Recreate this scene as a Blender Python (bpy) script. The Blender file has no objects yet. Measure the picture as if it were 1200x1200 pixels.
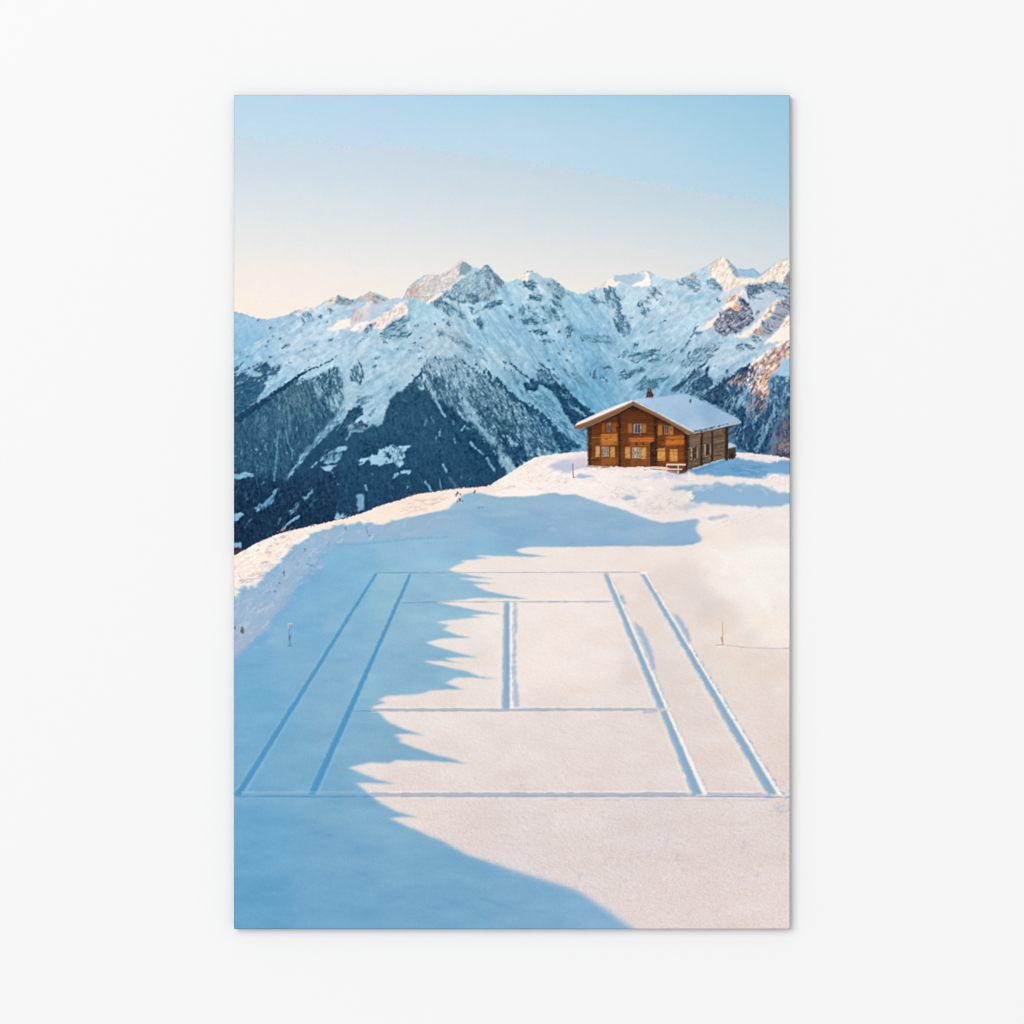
import bpy, math
import numpy as np

sc = bpy.context.scene
# ------------------------------------------------------------------ camera
PX = 0.92e-3                       # one photograph pixel on the wall, metres
cam_d = bpy.data.cameras.new("camera")
cam = bpy.data.objects.new("camera", cam_d)
sc.collection.objects.link(cam)
DIST = 3.2
cam.location = (0, -DIST, 1.5)
cam.rotation_euler = (math.pi / 2, 0, 0)
cam_d.sensor_width = 36
cam_d.lens = 36 * DIST / (1200 * PX)
cam_d.clip_end = 50
sc.camera = cam
# ------------------------------------------------------------------ light
w = bpy.data.worlds.new("World"); sc.world = w; w.use_nodes = True
bg = w.node_tree.nodes["Background"]
bg.inputs[0].default_value = (1, 1, 1, 1)
bg.inputs[1].default_value = 0.74
ld = bpy.data.lights.new("softbox", 'AREA')
ld.shape = 'RECTANGLE'; ld.size = 14.0; ld.size_y = 14.0; ld.energy = 2860.0
lo = bpy.data.objects.new("softbox", ld); sc.collection.objects.link(lo)
lo.location = (-11.0, -17.0, 9.5)
from mathutils import Vector
lo.rotation_euler = (Vector((0, 0, 1.5)) - lo.location).to_track_quat('-Z', 'Y').to_euler()
sc.view_settings.view_transform = 'Standard'
sc.view_settings.look = 'None'
sc.view_settings.exposure = 0
sc.view_settings.gamma = 1
sc.view_settings.use_curve_mapping = False
sc.cycles.filter_width = 1.1
WHITE = 1.153                      # light on the wall: display value / albedo

# ================================================================== the printed picture, drawn in pixels of the print
S = 2
X0, Y0, PW, PH = 275, 112, 650, 976
W, H = PW * S, PH * S
img = np.zeros((H, W, 3), np.float32)
_r = np.random.RandomState(7)
LAT = _r.rand(256, 256).astype(np.float32)

def lat(u, v):
    iu = np.floor(u).astype(np.int32); iv = np.floor(v).astype(np.int32)
    fu = u - iu; fv = v - iv
    fu = fu * fu * (3 - 2 * fu); fv = fv * fv * (3 - 2 * fv)
    a = iu & 255; b = iv & 255; a1 = (a + 1) & 255; b1 = (b + 1) & 255
    return ((LAT[b, a] * (1 - fu) + LAT[b, a1] * fu) * (1 - fv) + (LAT[b1, a] * (1 - fu) + LAT[b1, a1] * fu) * fv)

def fbm(u, v, octv=3, seed=0, gain=0.55):
    t = 0; a = 1; s = 0
    for k in range(octv):
        t = t + a * (lat(u + 17.3 * seed + 31.7 * k, v + 9.1 * seed + 5.3 * k) - 0.5); s += a * a
        u = u * 2.03; v = v * 2.03; a *= gain
    return (t / (0.24 * math.sqrt(s))).astype(np.float32)        # about unit variance

def uni(z): return 1 / (1 + np.exp(-1.7 * z))
def sstep(e0, e1, x):
    t = np.clip((x - e0) / (e1 - e0), 0, 1); return t * t * (3 - 2 * t)

def blur1(a, s, ax):
    r = max(1, int(math.ceil(3 * s)))
    k = np.exp(-0.5 * (np.arange(-r, r + 1) / s) ** 2); k /= k.sum()
    p = [(0, 0)] * a.ndim; p[ax] = (r, r)
    b = np.pad(a, p, mode='edge'); o = np.zeros_like(a); n = a.shape[ax]
    for i, q in enumerate(k):
        sl = [slice(None)] * a.ndim; sl[ax] = slice(i, i + n); o += np.float32(q) * b[tuple(sl)]
    return o
def blur(a, s):
    if s < 0.2: return a
    return blur1(blur1(a, s, 0), s, 1)

def box(x0, y0, x1, y1):
    a = max(0, int((x0 - X0) * S)); b = min(W, int((x1 - X0) * S) + 1)
    c = max(0, int((y0 - Y0) * S)); d = min(H, int((y1 - Y0) * S) + 1)
    return (slice(c, max(c, d)), slice(a, max(a, b)))
def coords(sl):
    y = (np.arange(sl[0].start, sl[0].stop, dtype=np.float32) + 0.5) / S + Y0
    x = (np.arange(sl[1].start, sl[1].stop, dtype=np.float32) + 0.5) / S + X0
    return np.meshgrid(x, y)
ALL = (slice(0, H), slice(0, W))

def T(ox, oy, s, *pts): return [(ox + p[0] / s, oy + p[1] / s) + tuple(q / s for q in p[2:]) for p in pts]

def inside(pts, x, y):
    m = np.zeros(x.shape, bool); n = len(pts)
    for i in range(n):
        xa, ya = pts[i][:2]; xb, yb = pts[(i + 1) % n][:2]
        if ya == yb: continue
        m ^= ((ya > y) != (yb > y)) & (x < (xb - xa) * (y - ya) / (yb - ya) + xa)
    return m

def pmask(pts, soft=0.5, warp=0.0, wsc=4.0, seed=1):
    pad = 3 * soft + 2 * warp + 2
    xs = [p[0] for p in pts]; ys = [p[1] for p in pts]
    sl = box(min(xs) - pad, min(ys) - pad, max(xs) + pad, max(ys) + pad)
    x, y = coords(sl)
    if x.size == 0: return sl, x
    if warp:
        wx_, wy_ = wsc * ANIS[0], wsc * ANIS[1]
        x2 = x + warp * ANIS[0] * fbm(x / wx_, y / wy_, 3, seed); y = y + warp * ANIS[1] * fbm(x / wx_, y / wy_, 3, seed + 40); x = x2
    return sl, blur(inside(pts, x, y).astype(np.float32), soft * S)

def put(sl, m, col):
    if m.size == 0: return
    c = np.asarray(col, np.float32)
    m = m[..., None]
    img[sl] = img[sl] * (1 - m) + c * m

def poly(pts, col, soft=0.5, a=1.0, warp=0.0, wsc=4.0, seed=1):
    sl, m = pmask(pts, soft, warp, wsc, seed); put(sl, m * a, col)

SOFT = [1.6]; ANIS = [1.0, 1.0]
def rock(pts, col, dens=0.7, soft=1.5, ang=50, sx=6, sy=2.2, sharp=0.35, a=0.9, warp=1.2, seed=1, wsc=4.0, col2=None):
    """broken cover: col shows on a share dens of the shape, in clumps drawn out along ang"""
    sl, m = pmask(pts, soft, warp, wsc, seed)
    if m.size == 0: return
    x, y = coords(sl); c, s = math.cos(math.radians(ang)), math.sin(math.radians(ang))
    u = (x * c + y * s) / sx; v = (-x * s + y * c) / sy
    if SOFT[0] > 1.5:                                   # far crags: veined, with a half-tone of thin snow round them
        w1 = .45 * fbm(x / 5, y / 5, 2, seed + 21)
        rd = 1 - 4.2 * np.abs(lat(u * .9 + w1 + seed * 7.7, v * .9 + w1 + seed * 3.1) - .5)
        rd2 = 1 - 4.2 * np.abs(lat(u * 2.1 - w1 + seed * 2.3, v * 1.9 + w1 + seed * 5.9) - .5)
        n = uni(.62 * fbm(u, v, 4, seed + 3, .72) - .55 * rd - .40 * rd2)
        put(sl, m * min(1, dens) * (.08 + .30 * (1 - n)) * a, col)
    else:
        n = uni(fbm(u, v, 4, seed + 3, 0.72))
    sh = sharp * SOFT[0]
    cov = sstep(0, sh, m * (dens + sh * 0.45) - n) * a * sstep(0, .4, m)
    if col2 is not None:
        put(sl, m * 0.85, col2)
    tone = fbm(x / 2.2, y / 2.0, 3, seed + 9, .65)[..., None] * np.array([9, 9, 8], np.float32)
    put(sl, cov, np.array(col, np.float32) + tone)

def smask(pts, aa=0.5, rough=0.0, seed=1, rs=2.5):
    """stroke; points are (x, y, width)"""
    pad = max(p[2] for p in pts) + 4 + rough
    xs = [p[0] for p in pts]; ys = [p[1] for p in pts]
    sl = box(min(xs) - pad, min(ys) - pad, max(xs) + pad, max(ys) + pad)
    x, y = coords(sl)
    if x.size == 0: return sl, x
    d = np.full(x.shape, 1e9, np.float32)
    for (xa, ya, wa), (xb, yb, wb) in zip(pts[:-1], pts[1:]):
        L = (xb - xa) ** 2 + (yb - ya) ** 2 + 1e-6
        t = np.clip(((x - xa) * (xb - xa) + (y - ya) * (yb - ya)) / L, 0, 1)
        d = np.minimum(d, np.hypot(x - xa - t * (xb - xa), y - ya - t * (yb - ya)) - (wa + t * (wb - wa)) / 2)
    if rough: d = d + rough * fbm(x / rs, y / rs, 2, seed)
    return sl, sstep(aa, -aa, d)
def stroke(pts, col, a=1.0, aa=0.6, rough=0.0, seed=1, rs=2.5):
    sl, m = smask(pts, aa, rough, seed, rs); put(sl, m * a, col)

def crags(pts, col, dens=1.0, seed=1, ang=None, spread=24, light=(150, 190, 212)):
    """an outcrop: broken strokes of bare rock along its bedding, over a half-tone"""
    q = np.random.RandomState(seed + 4000); P = np.array([p[:2] for p in pts], float); c = P.mean(0)
    X, Yy = P[:, 0], P[:, 1]; area = abs(np.dot(X, np.roll(Yy, -1)) - np.dot(Yy, np.roll(X, -1))) / 2
    ev, evec = np.linalg.eigh(np.cov((P - c).T) + 1e-6 * np.eye(2)); ax = evec[:, 1]
    th = math.atan2(ax[1], ax[0]) if ang is None else math.radians(ang)
    L = 2.2 * math.sqrt(max(ev[1], .6)); Wd = 2.2 * math.sqrt(max(ev[0], .2))
    poly(pts, col, 1.5, .34 * dens, 1.2, 3.5, seed)
    n = int(np.clip(area / 5.0 * dens, 3, 46))
    for k in range(n):
        for _ in range(12):
            p = P.min(0) + q.rand(2) * (P.max(0) - P.min(0))
            if inside(pts, np.array([p[0]]), np.array([p[1]]))[0]: break
        t = th + math.radians(q.normal(0, spread)); l = min(q.uniform(.18, .45) * L, 9) ; w_ = q.uniform(.7, 1.9) * (1 if area > 14 else .8)
        d = np.array([math.cos(t), math.sin(t)]) * l / 2; nb = np.array([-d[1], d[0]]) * q.uniform(-.35, .35)
        f = q.uniform(.78, 1.12); cc = tuple(v * f for v in col) if q.rand() > .16 else light
        stroke([(*(p - d), w_ * .35), (*(p + nb), w_), (*(p + d), w_ * .3)], cc, q.uniform(.55, .95), .55, .45, seed + k, 1.8)

def hatch(pts, n, cols, ang, spread=12, ln=(4, 11), wd=(.7, 1.8), seed=1, a=(.45, .9), bend=.3, aa=.55):
    """n broken strokes running down a slope inside the outline, colours picked from cols"""
    q = np.random.RandomState(seed + 9000); P = np.array([p[:2] for p in pts], float); lo_, hi_ = P.min(0), P.max(0); k = 0; tries = 0
    while k < n and tries < n * 8:
        tries += 1; p = lo_ + q.rand(2) * (hi_ - lo_)
        if not inside(pts, np.array([p[0]]), np.array([p[1]]))[0]: continue
        k += 1; t = math.radians((ang(p[0], p[1]) if callable(ang) else ang) + q.normal(0, spread)); l = q.uniform(*ln) * q.uniform(.5, 1); w_ = q.uniform(*wd)
        d = np.array([math.cos(t), math.sin(t)]) * l / 2; nb = np.array([-d[1], d[0]]) * q.uniform(-bend, bend)
        c = np.array(cols[q.randint(len(cols))]) * q.uniform(.92, 1.08)
        stroke([(*(p - d), w_ * .3), (*(p + nb), w_), (*(p + d), w_ * .4)], c, q.uniform(*a), aa, .5, seed + k, 1.7)

def field(ctrl, sl=ALL, p=1.6, eps=60.0, step=8):
    x, y = coords(sl); h, wd = x.shape
    gy = np.linspace(y[0, 0], y[-1, 0], max(2, h // step)); gx = np.linspace(x[0, 0], x[0, -1], max(2, wd // step))
    xx, yy = np.meshgrid(gx, gy); num = 0; den = 0
    for cx, cy, c in ctrl:
        wt = 1 / ((xx - cx) ** 2 + (yy - cy) ** 2 + eps) ** p
        num = num + wt[..., None] * np.array(c, float); den = den + wt
    g = (num / den[..., None]).astype(np.float32)
    fy = np.linspace(0, len(gy) - 1, h); fx = np.linspace(0, len(gx) - 1, wd)
    i = np.minimum(fy.astype(int), len(gy) - 2); t = (fy - i).astype(np.float32)[:, None, None]
    g = g[i] * (1 - t) + g[i + 1] * t
    j = np.minimum(fx.astype(int), len(gx) - 2); t = (fx - j).astype(np.float32)[None, :, None]
    return g[:, j] * (1 - t) + g[:, j + 1] * t

# ------------------------------------------------------------------ sky
def grid(xs, ys, cols):
    g = np.array(cols, np.float32)                      # rows by ys, columns by xs
    xv = (np.arange(W) + .5) / S + X0; yv = (np.arange(H) + .5) / S + Y0
    r = np.stack([np.stack([np.interp(xv, xs, g[k, :, c]) for c in range(3)], -1) for k in range(len(ys))], 0)
    f = np.interp(yv, ys, np.arange(len(ys))); i0 = np.minimum(f.astype(int), len(ys) - 2); t = (f - i0).astype(np.float32)[:, None, None]
    return (r[i0] * (1 - t) + r[i0 + 1] * t).astype(np.float32)
sky_hi = grid([275, 440, 600, 760, 925], [111, 140, 170, 240],
    [[(184, 215, 235), (181, 213, 235), (173, 211, 231), (164, 206, 228), (152, 199, 224)], [(191, 218, 234), (187, 215, 235), (184, 214, 232), (174, 210, 229), (157, 202, 225)],
     [(197, 220, 233), (193, 218, 234), (190, 217, 233), (182, 213, 230), (163, 205, 227)], [(200, 222, 234), (200, 221, 234), (198, 220, 234), (192, 217, 232), (183, 213, 230)]])
sky_lo = grid([275, 440, 600, 760, 925], [165, 200, 240, 280, 320, 372],
    [[(198, 216, 229), (196, 214, 227), (190, 211, 224), (186, 208, 222), (180, 205, 220)], [(206, 219, 230), (202, 217, 228), (198, 214, 225), (191, 211, 223), (184, 208, 222)], [(218, 226, 231), (214, 223, 229), (208, 219, 226), (199, 215, 224), (188, 210, 223)],
     [(229, 231, 230), (225, 228, 229), (220, 225, 228), (214, 222, 226), (203, 217, 224)], [(241, 235, 228), (238, 233, 228), (233, 231, 228), (228, 227, 224), (214, 222, 225)], [(247, 236, 225), (246, 236, 226), (244, 234, 225), (240, 232, 224), (224, 226, 226)]])
x, y = coords(ALL)
line = np.interp(x[0], [274, 330, 400, 470, 540, 600, 680, 750, 820, 880, 926], [161, 166, 171, 172, 180, 189, 201, 213, 224, 232, 242]).astype(np.float32)
dth = fbm(x / 1.6, y / 1.6, 2, 5) * 1.6 + fbm(x / 5, y / 3.0, 2, 6) * 1.4
m = sstep(-0.6, 0.6, y - line[None] + dth)[..., None]
img[:] = blur1(sky_hi, 12, 0) * (1 - m) + (blur1(sky_lo, 12, 0) + np.array([2, 1.5, 1], np.float32)) * m
del sky_hi, sky_lo
sp = np.exp(-((y - line[None] + 1.5 * fbm(x / 6, y / 6, 2, 12)) / 3.0) ** 2) * fbm(x / 1.3, y / 1.3, 2, 13)
img += (sp * 3.2)[..., None] * np.array([1, .8, .9], np.float32)
del sp
img += (fbm(x / 14, y / 8, 2, 8) * 0.5)[..., None] * np.array([1, .6, .2], np.float32)

# ------------------------------------------------------------------ mountains
RIDGE = [(270, 364), (275, 365.6), (285, 368), (295, 371), (305, 373.4), (313, 374.4), (325, 371.4), (337, 369), (345, 364), (351, 362.4), (359, 360.6), (367, 361.6), (373, 358.4), (381, 353), (389, 348.4), (397, 345.6), (405, 348.6), (415, 351), (419, 348.6), (427, 346), (433, 341.4), (441, 343.4), (449, 347), (456, 350.4), (460, 350), (465, 349), (471, 350), (474, 346), (477, 338), (485, 330), (491, 326.5), (498, 323), (503, 321.6), (515, 322), (523, 318), (531, 311), (537, 306.5), (542, 305), (551, 311), (556, 313), (563, 314), (568, 309.4), (572, 310), (579, 318), (587, 326), (591, 331), (601, 329), (607, 326), (617, 318), (622, 317.2), (629, 320), (637, 325.6), (647, 326), (655, 332), (663, 338), (671, 342.4), (680, 344.4), (685, 344.8), (691, 341), (697, 338), (702, 335), (710, 329), (720, 323), (732, 321.6), (746, 320.4), (754, 316.4), (760, 318), (766, 321), (778, 326.4), (786, 328.4), (796, 326), (806, 323), (818, 316), (828, 312), (836, 306), (848, 301), (856, 307), (864, 315), (874, 315.6), (883, 314.6), (891, 320.5), (898, 316), (908, 309), (918, 305), (925, 301.6), (930, 300)]
SNOWLINE = [(270, 653), (275, 651), (285, 645), (301, 636), (315, 630), (331, 624), (345, 621), (365, 616), (385, 611.6), (405, 607), (425, 601), (437, 596), (449, 591), (465, 587), (481, 581), (491, 578.4), (505, 577.2), (521, 574), (541, 571.4), (557, 571), (573, 569.5), (581, 564.4), (593, 557), (605, 549), (617, 541.6), (625, 537), (637, 534), (653, 531.6), (669, 530), (688, 529), (760, 528), (862, 530), (878, 531), (894, 532.4), (910, 534.4), (926, 537), (930, 537)]
sky_copy = img.copy()
rx = np.array([p[0] for p in RIDGE]); ry = np.array([p[1] for p in RIDGE])
ridge_y = np.interp(x[0], rx, ry).astype(np.float32) + 0.5 * fbm(x[0] / 2.2, x[0] * 0, 2, 3)
mt_mask = sstep(-0.7, 0.7, y - ridge_y[None])
sn_y = np.interp(x[0], [p[0] for p in SNOWLINE], [p[1] for p in SNOWLINE]).astype(np.float32) + 0.35 * fbm(x[0] / 2.0, x[0] * 0, 2, 11)
sn_mask = sstep(-0.8, 0.8, y - sn_y[None])

mt = [(280, 385, (150, 192, 218)), (300, 400, (142, 187, 216)), (285, 425, (128, 180, 213)), (330, 378, (160, 194, 216)),
      (310, 430, (152, 190, 214)), (345, 410, (174, 199, 219)), (380, 385, (172, 200, 219)), (400, 365, (178, 204, 221)), (340, 460, (148, 188, 211)), (400, 430, (160, 195, 215)),
      (440, 420, (164, 197, 216)), (430, 450, (156, 192, 213)), (420, 480, (148, 187, 208)), (460, 470, (150, 188, 209)), (480, 390, (160, 196, 214)), (500, 370, (158, 196, 215)),
      (500, 420, (166, 196, 212)), (540, 440, (156, 190, 208)), (520, 400, (168, 196, 212)), (560, 350, (160, 196, 214)), (550, 330, (170, 200, 216)), (590, 345, (156, 196, 217)), (575, 390, (142, 188, 212)), (590, 420, (148, 187, 208)),
      (620, 340, (168, 200, 217)), (640, 380, (148, 192, 214)), (610, 380, (140, 187, 212)), (660, 420, (134, 182, 208)), (680, 365, (146, 190, 213)), (690, 400, (120, 174, 206)), (700, 440, (112, 168, 201)), (690, 470, (104, 166, 200)),
      (720, 345, (172, 202, 218)), (740, 360, (176, 205, 220)), (760, 345, (180, 206, 221)), (790, 350, (178, 205, 220)), (800, 370, (172, 202, 219)), (760, 400, (160, 196, 215)), (740, 430, (140, 186, 210)), (720, 410, (146, 189, 213)),
      (800, 420, (158, 192, 212)), (840, 420, (172, 198, 214)), (870, 410, (172, 199, 216)), (880, 360, (186, 202, 217)), (900, 350, (186, 202, 217)), (890, 405, (176, 202, 218)), (780, 460, (122, 172, 200)), (830, 450, (140, 182, 206)),
      (920, 440, (150, 190, 218)), (900, 460, (112, 146, 176)), (870, 500, (84, 128, 162)), (910, 500, (92, 122, 150)), (850, 460, (96, 140, 172)), (620, 450, (128, 176, 203)), (650, 480, (112, 166, 196)), (600, 500, (110, 158, 186)), (680, 500, (100, 158, 192)),
      (320, 500, (100, 148, 176)), (450, 520, (120, 165, 190)), (550, 480, (136, 176, 198))]
img[:] = field(mt, p=2.0, eps=50)
# relief of the snow slopes: soft folds running down the fall line, two facings
def relief(ang, sx, sy, seed, amp, msk=None):
    c, s = math.cos(math.radians(ang)), math.sin(math.radians(ang))
    g = fbm((x * c + y * s) / sx, (-x * s + y * c) / sy, 3, seed, 0.6) * amp
    if msk is not None: g = g * msk
    img[:] += g[..., None] * np.array([1.1, .9, .75], np.float32)
east = sstep(470, 540, x)
relief(-32, 26, 5, 21, 5.0, 1 - east)
relief(52, 26, 5, 22, 5.0, east * (1 - sstep(700, 760, x)))
relief(-40, 24, 5, 23, 5.0, sstep(700, 760, x))
relief(20, 5, 3, 24, 2.2)

def ridged(u, v, seed, octv=3):
    t = 0; a = 1.0
    for k in range(octv):
        wv = .35 * (lat(u * .7 + 3.3 * k + seed, v * .7 + seed * 1.7) - .5)
        t = t + a * (1 - np.abs(2 * lat(u + wv + 11.3 * seed + 7.1 * k, v + wv + 5.7 * seed + 3.9 * k) - 1)); a *= .52; u = u * 2.07; v = v * 2.07
    return t
def crag(ang, sx, sy, seed, amp, msk, lx, ly):
    c, s_ = math.cos(math.radians(ang)), math.sin(math.radians(ang))
    f = lambda X, Y: ridged((X * c + Y * s_) / sx, (-X * s_ + Y * c) / sy, seed)
    g = np.clip(f(x + lx, y + ly) - f(x, y), -.5, .5) * amp * msk
    img[:] += g[..., None] * np.array([1.25, 1, .78], np.float32)
mid = sstep(470, 545, x); rt = sstep(690, 760, x)
crag(-38, 44, 19, 3, 46, 1 - mid, 2.2, -.9); crag(55, 44, 19, 4, 46, mid * (1 - rt), -2.2, -.6); crag(-42, 44, 19, 5, 46, rt, 2.2, -.9)
del mid, rt
A = lambda *p: T(270, 330, 7.5, *p)
B = lambda *p: T(270, 480, 7.5, *p)
Cc = lambda *p: T(420, 300, 7.5, *p)
D = lambda *p: T(420, 440, 7.5, *p)
E = lambda *p: T(560, 300, 7.5, *p)
F = lambda *p: T(560, 420, 7.5, *p)
G = lambda *p: T(690, 295, 7.5, *p)
Hh = lambda *p: T(770, 295, 7.5, *p)
I = lambda *p: T(770, 400, 7.5, *p)
_s = [100]
def sd():
    _s[0] += 1; return _s[0]
RK = (94, 137, 160)          # rock on the shaded faces
RK2 = (72, 116, 143)
FO = (46, 90, 121)           # forest
FO2 = (34, 70, 103)
WARM = (243, 224, 210)

def folds():
    for f, lst in ((A, [((470, 545), (660, 505), (860, 478)), ((500, 640), (640, 590), (800, 560)), ((640, 705), (780, 665), (930, 620)), ((150, 620), (300, 520), (420, 430)), ((1000, 640), (1080, 560), (1160, 520)), ((960, 860), (1060, 760), (1120, 650))]),
                   (Cc, [((80, 720), (40, 790), (0, 860)), ((450, 620), (430, 540), (420, 480)), ((250, 1000), (400, 860), (520, 760)), ((620, 700), (700, 600), (640, 480))]),
                   (E, [((420, 310), (560, 480), (640, 660)), ((150, 700), (330, 820), (470, 960)), ((40, 760), (160, 880), (300, 1010)), ((520, 230), (580, 320), (600, 400)), ((700, 600), (760, 760), (800, 900))]),
                   (G, [((330, 330), (330, 440), (380, 540)), ((560, 640), (700, 590), (840, 520)), ((380, 790), (540, 740), (720, 690)), ((620, 820), (760, 740), (900, 640)), ((200, 900), (330, 960), (500, 980))]),
                   (Hh, [((470, 900), (640, 830), (800, 850)), ((540, 1000), (700, 930), (880, 870)), ((60, 560), (220, 480), (420, 420)), ((860, 520), (960, 440), (1060, 400))])):
        for a, b, c in lst: stroke(f((*a, 8), (*b, 22), (*c, 6)), (196, 216, 228), .42, 2.6, 1.4, sd(), 6)
    for f, lst in ((A, [((560, 565), (700, 545), (860, 520)), ((430, 660), (560, 620), (720, 600)), ((330, 480), (440, 400), (520, 350)), ((860, 330), (960, 290), (1090, 250)), ((980, 560), (1080, 500), (1180, 470))]),
                   (Cc, [((100, 800), (240, 850), (380, 860)), ((850, 600), (1000, 660), (1180, 720)), ((760, 800), (900, 880), (1040, 940)), ((420, 950), (460, 860), (520, 830))]),
                   (E, [((60, 560), (300, 640), (500, 790)), ((760, 420), (880, 560), (960, 760)), ((230, 330), (330, 420), (420, 600)), ((820, 380), (960, 420), (1100, 560)), ((330, 860), (460, 940), (560, 1000))]),
                   (G, [((100, 540), (140, 640), (180, 720)), ((470, 620), (400, 700), (330, 780)), ((780, 520), (660, 590), (560, 670)), ((700, 360), (860, 400), (1000, 380)), ((470, 1000), (600, 930), (740, 820)), ((230, 1000), (260, 1100), (220, 1200))]),
                   (Hh, [((420, 820), (560, 780), (680, 800)), ((640, 1010), (760, 960), (900, 880)), ((130, 470), (320, 400), (520, 380))])):
        for a, b, c in lst: stroke(f((*a, 10), (*b, 30), (*c, 8)), (118, 170, 202), .36, 3.0, 1.6, sd(), 7)
folds()
hatch([(300, 385), (380, 365), (460, 380), (440, 470), (380, 440), (300, 410)], 70, [(120, 160, 188), (140, 176, 200), (186, 208, 222)], -35, 16, (2, 7), (.6, 1.3), 1, (.3, .7))
hatch([(480, 380), (560, 360), (600, 420), (560, 430), (490, 425)], 90, [(116, 156, 182), (134, 172, 196), (188, 209, 222)], 38, 20, (2, 8), (.6, 1.4), 2, (.3, .75))
hatch([(590, 345), (690, 350), (700, 440), (640, 440), (590, 420)], 80, [(110, 158, 188), (128, 172, 200), (170, 202, 220)], 40, 24, (2, 7), (.6, 1.3), 3, (.3, .7))
hatch([(700, 345), (840, 350), (860, 440), (760, 470), (700, 460)], 110, [(112, 158, 186), (130, 172, 198), (190, 212, 226)], -36, 16, (2, 9), (.6, 1.4), 4, (.3, .7))
# --- left range
poly(A((20, 262), (120, 285), (220, 318), (320, 330), (420, 305), (520, 290), (470, 370), (390, 410), (340, 460), (230, 520), (130, 600), (40, 690), (20, 690)), (143, 188, 216), 1.6, 0.55, 1)
poly(A((20, 440), (200, 430), (230, 520), (130, 600), (40, 690), (20, 690)), (124, 178, 212), 4, 0.6, 1)
stroke(A((35, 262, 4), (120, 285, 5), (220, 320, 7), (320, 332, 7)), (120, 165, 195), 0.6, 0.6, 0.3)
stroke(A((540, 270, 8), (470, 370, 10), (340, 470, 10), (130, 600, 8), (40, 680, 6)), (184, 206, 221), 0.55, 1.0, 0.6, 3)
rock(A((560, 275), (600, 250), (740, 235), (760, 260), (640, 280), (590, 305)), (228, 212, 205), .7, .8, -20, 4, 2, seed=sd())
crags(A((635, 270), (690, 262), (720, 320), (740, 348), (700, 345), (650, 310)), (106, 142, 164), 1.0, sd(), 60)
rock(A((620, 320), (720, 340), (680, 380), (640, 370)), RK, .5, 1, seed=sd())
rock(A((760, 290), (800, 280), (810, 330), (770, 320)), RK, .6, 1, seed=sd())
crags(A((830, 245), (890, 235), (915, 280), (850, 270)), (120, 152, 172), 1.0, sd(), 30)
rock(A((540, 270), (560, 320), (520, 360), (500, 330)), (150, 165, 180), .5, 1.5, seed=sd())
rock(A((750, 250), (840, 200), (920, 190), (900, 215), (790, 240)), (224, 214, 210), .7, .8, -25, 5, 2, seed=sd())
poly(A((820, 200), (860, 150), (950, 112), (945, 150), (910, 185), (860, 205)), (226, 208, 198), .7, .9, 1, seed=sd())
rock(A((840, 190), (870, 150), (930, 130), (900, 170)), (170, 160, 160), .5, .6, -40, 4, 1.6, seed=sd())
poly(A((950, 115), (1000, 150), (1090, 168), (1180, 130), (1190, 160), (1060, 205), (1000, 212), (920, 190)), (150, 168, 180), .7, .85, 1, seed=sd())
rock(A((960, 130), (1090, 168), (1060, 205), (920, 190)), (120, 145, 162), .5, .7, 40, 4, 2, seed=sd())
for (a, b, r) in [(930, 380, 16), (885, 512, 16), (740, 562, 12), (640, 600, 12), (490, 570, 26), (315, 575, 14), (345, 412, 16), (370, 480, 14), (338, 522, 16), (90, 635, 16), (145, 657, 14), (835, 355, 14), (490, 735, 10), (520, 712, 9), (440, 505, 9), (620, 440, 10), (690, 690, 7), (745, 655, 12), (610, 435, 8), (235, 345, 9), (525, 420, 9), (350, 665, 9)]:
    q = sd(); crags(A((a - r * 1.4, b + r * .6), (a - r * .2, b - r), (a + r * 1.5, b - r * .7), (a + r, b + r * .7)), (90, 132, 158), 1.0, q, -35)
stroke(A((640, 606, 8), (700, 580, 9), (760, 555, 5)), (112, 150, 175), .6, .7, .5, 4)
stroke(A((860, 520, 7), (905, 500, 10)), (90, 130, 156), .7, .6, .5, 5)
stroke(A((1110, 550, 5), (1160, 510, 14), (1195, 480, 8)), (100, 138, 160), .7, .6, .6, 5)
stroke(A((930, 395, 20), (960, 370, 14)), (105, 125, 145), .7, .6, .5, 6)
stroke(A((930, 520, 4), (1000, 505, 4)), (140, 170, 190), .5)
# left mottled spur
rock(A((20, 820), (130, 770), (240, 720), (330, 712), (370, 745), (440, 710), (445, 800), (370, 855), (300, 890), (330, 900), (260, 1000), (200, 1100), (20, 1195)), (58, 102, 134), .66, 2.2, -35, 6, 2.5, .35, .92, seed=sd())
rock(A((20, 930), (200, 880), (330, 880), (250, 1010), (190, 1110), (20, 1195)), (48, 96, 130), .75, 2, -35, 7, 3, .4, .85, seed=sd())
rock(A((250, 740), (330, 715), (360, 780), (300, 830), (240, 790)), (54, 96, 126), .85, 1, -30, 4, 2, seed=sd())
poly(A((130, 790), (230, 775), (285, 830), (220, 838), (150, 812)), (150, 188, 211), .9, .85, 1.2, seed=sd())
stroke(A((330, 805, 10), (390, 765, 14), (455, 712, 8)), (150, 186, 209), .85, .7, .5, 8)
stroke(A((20, 935, 16), (200, 880, 14), (330, 805, 10), (430, 735, 7)), (48, 88, 118), .8, .7, .6, 9)
stroke(A((20, 795, 22), (80, 745, 22), (115, 705, 8)), (66, 108, 138), .85, .8, .6, 10)
stroke(A((130, 772, 9), (220, 738, 8), (290, 700, 4)), (78, 118, 146), .8, .7, .6, 11)
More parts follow.
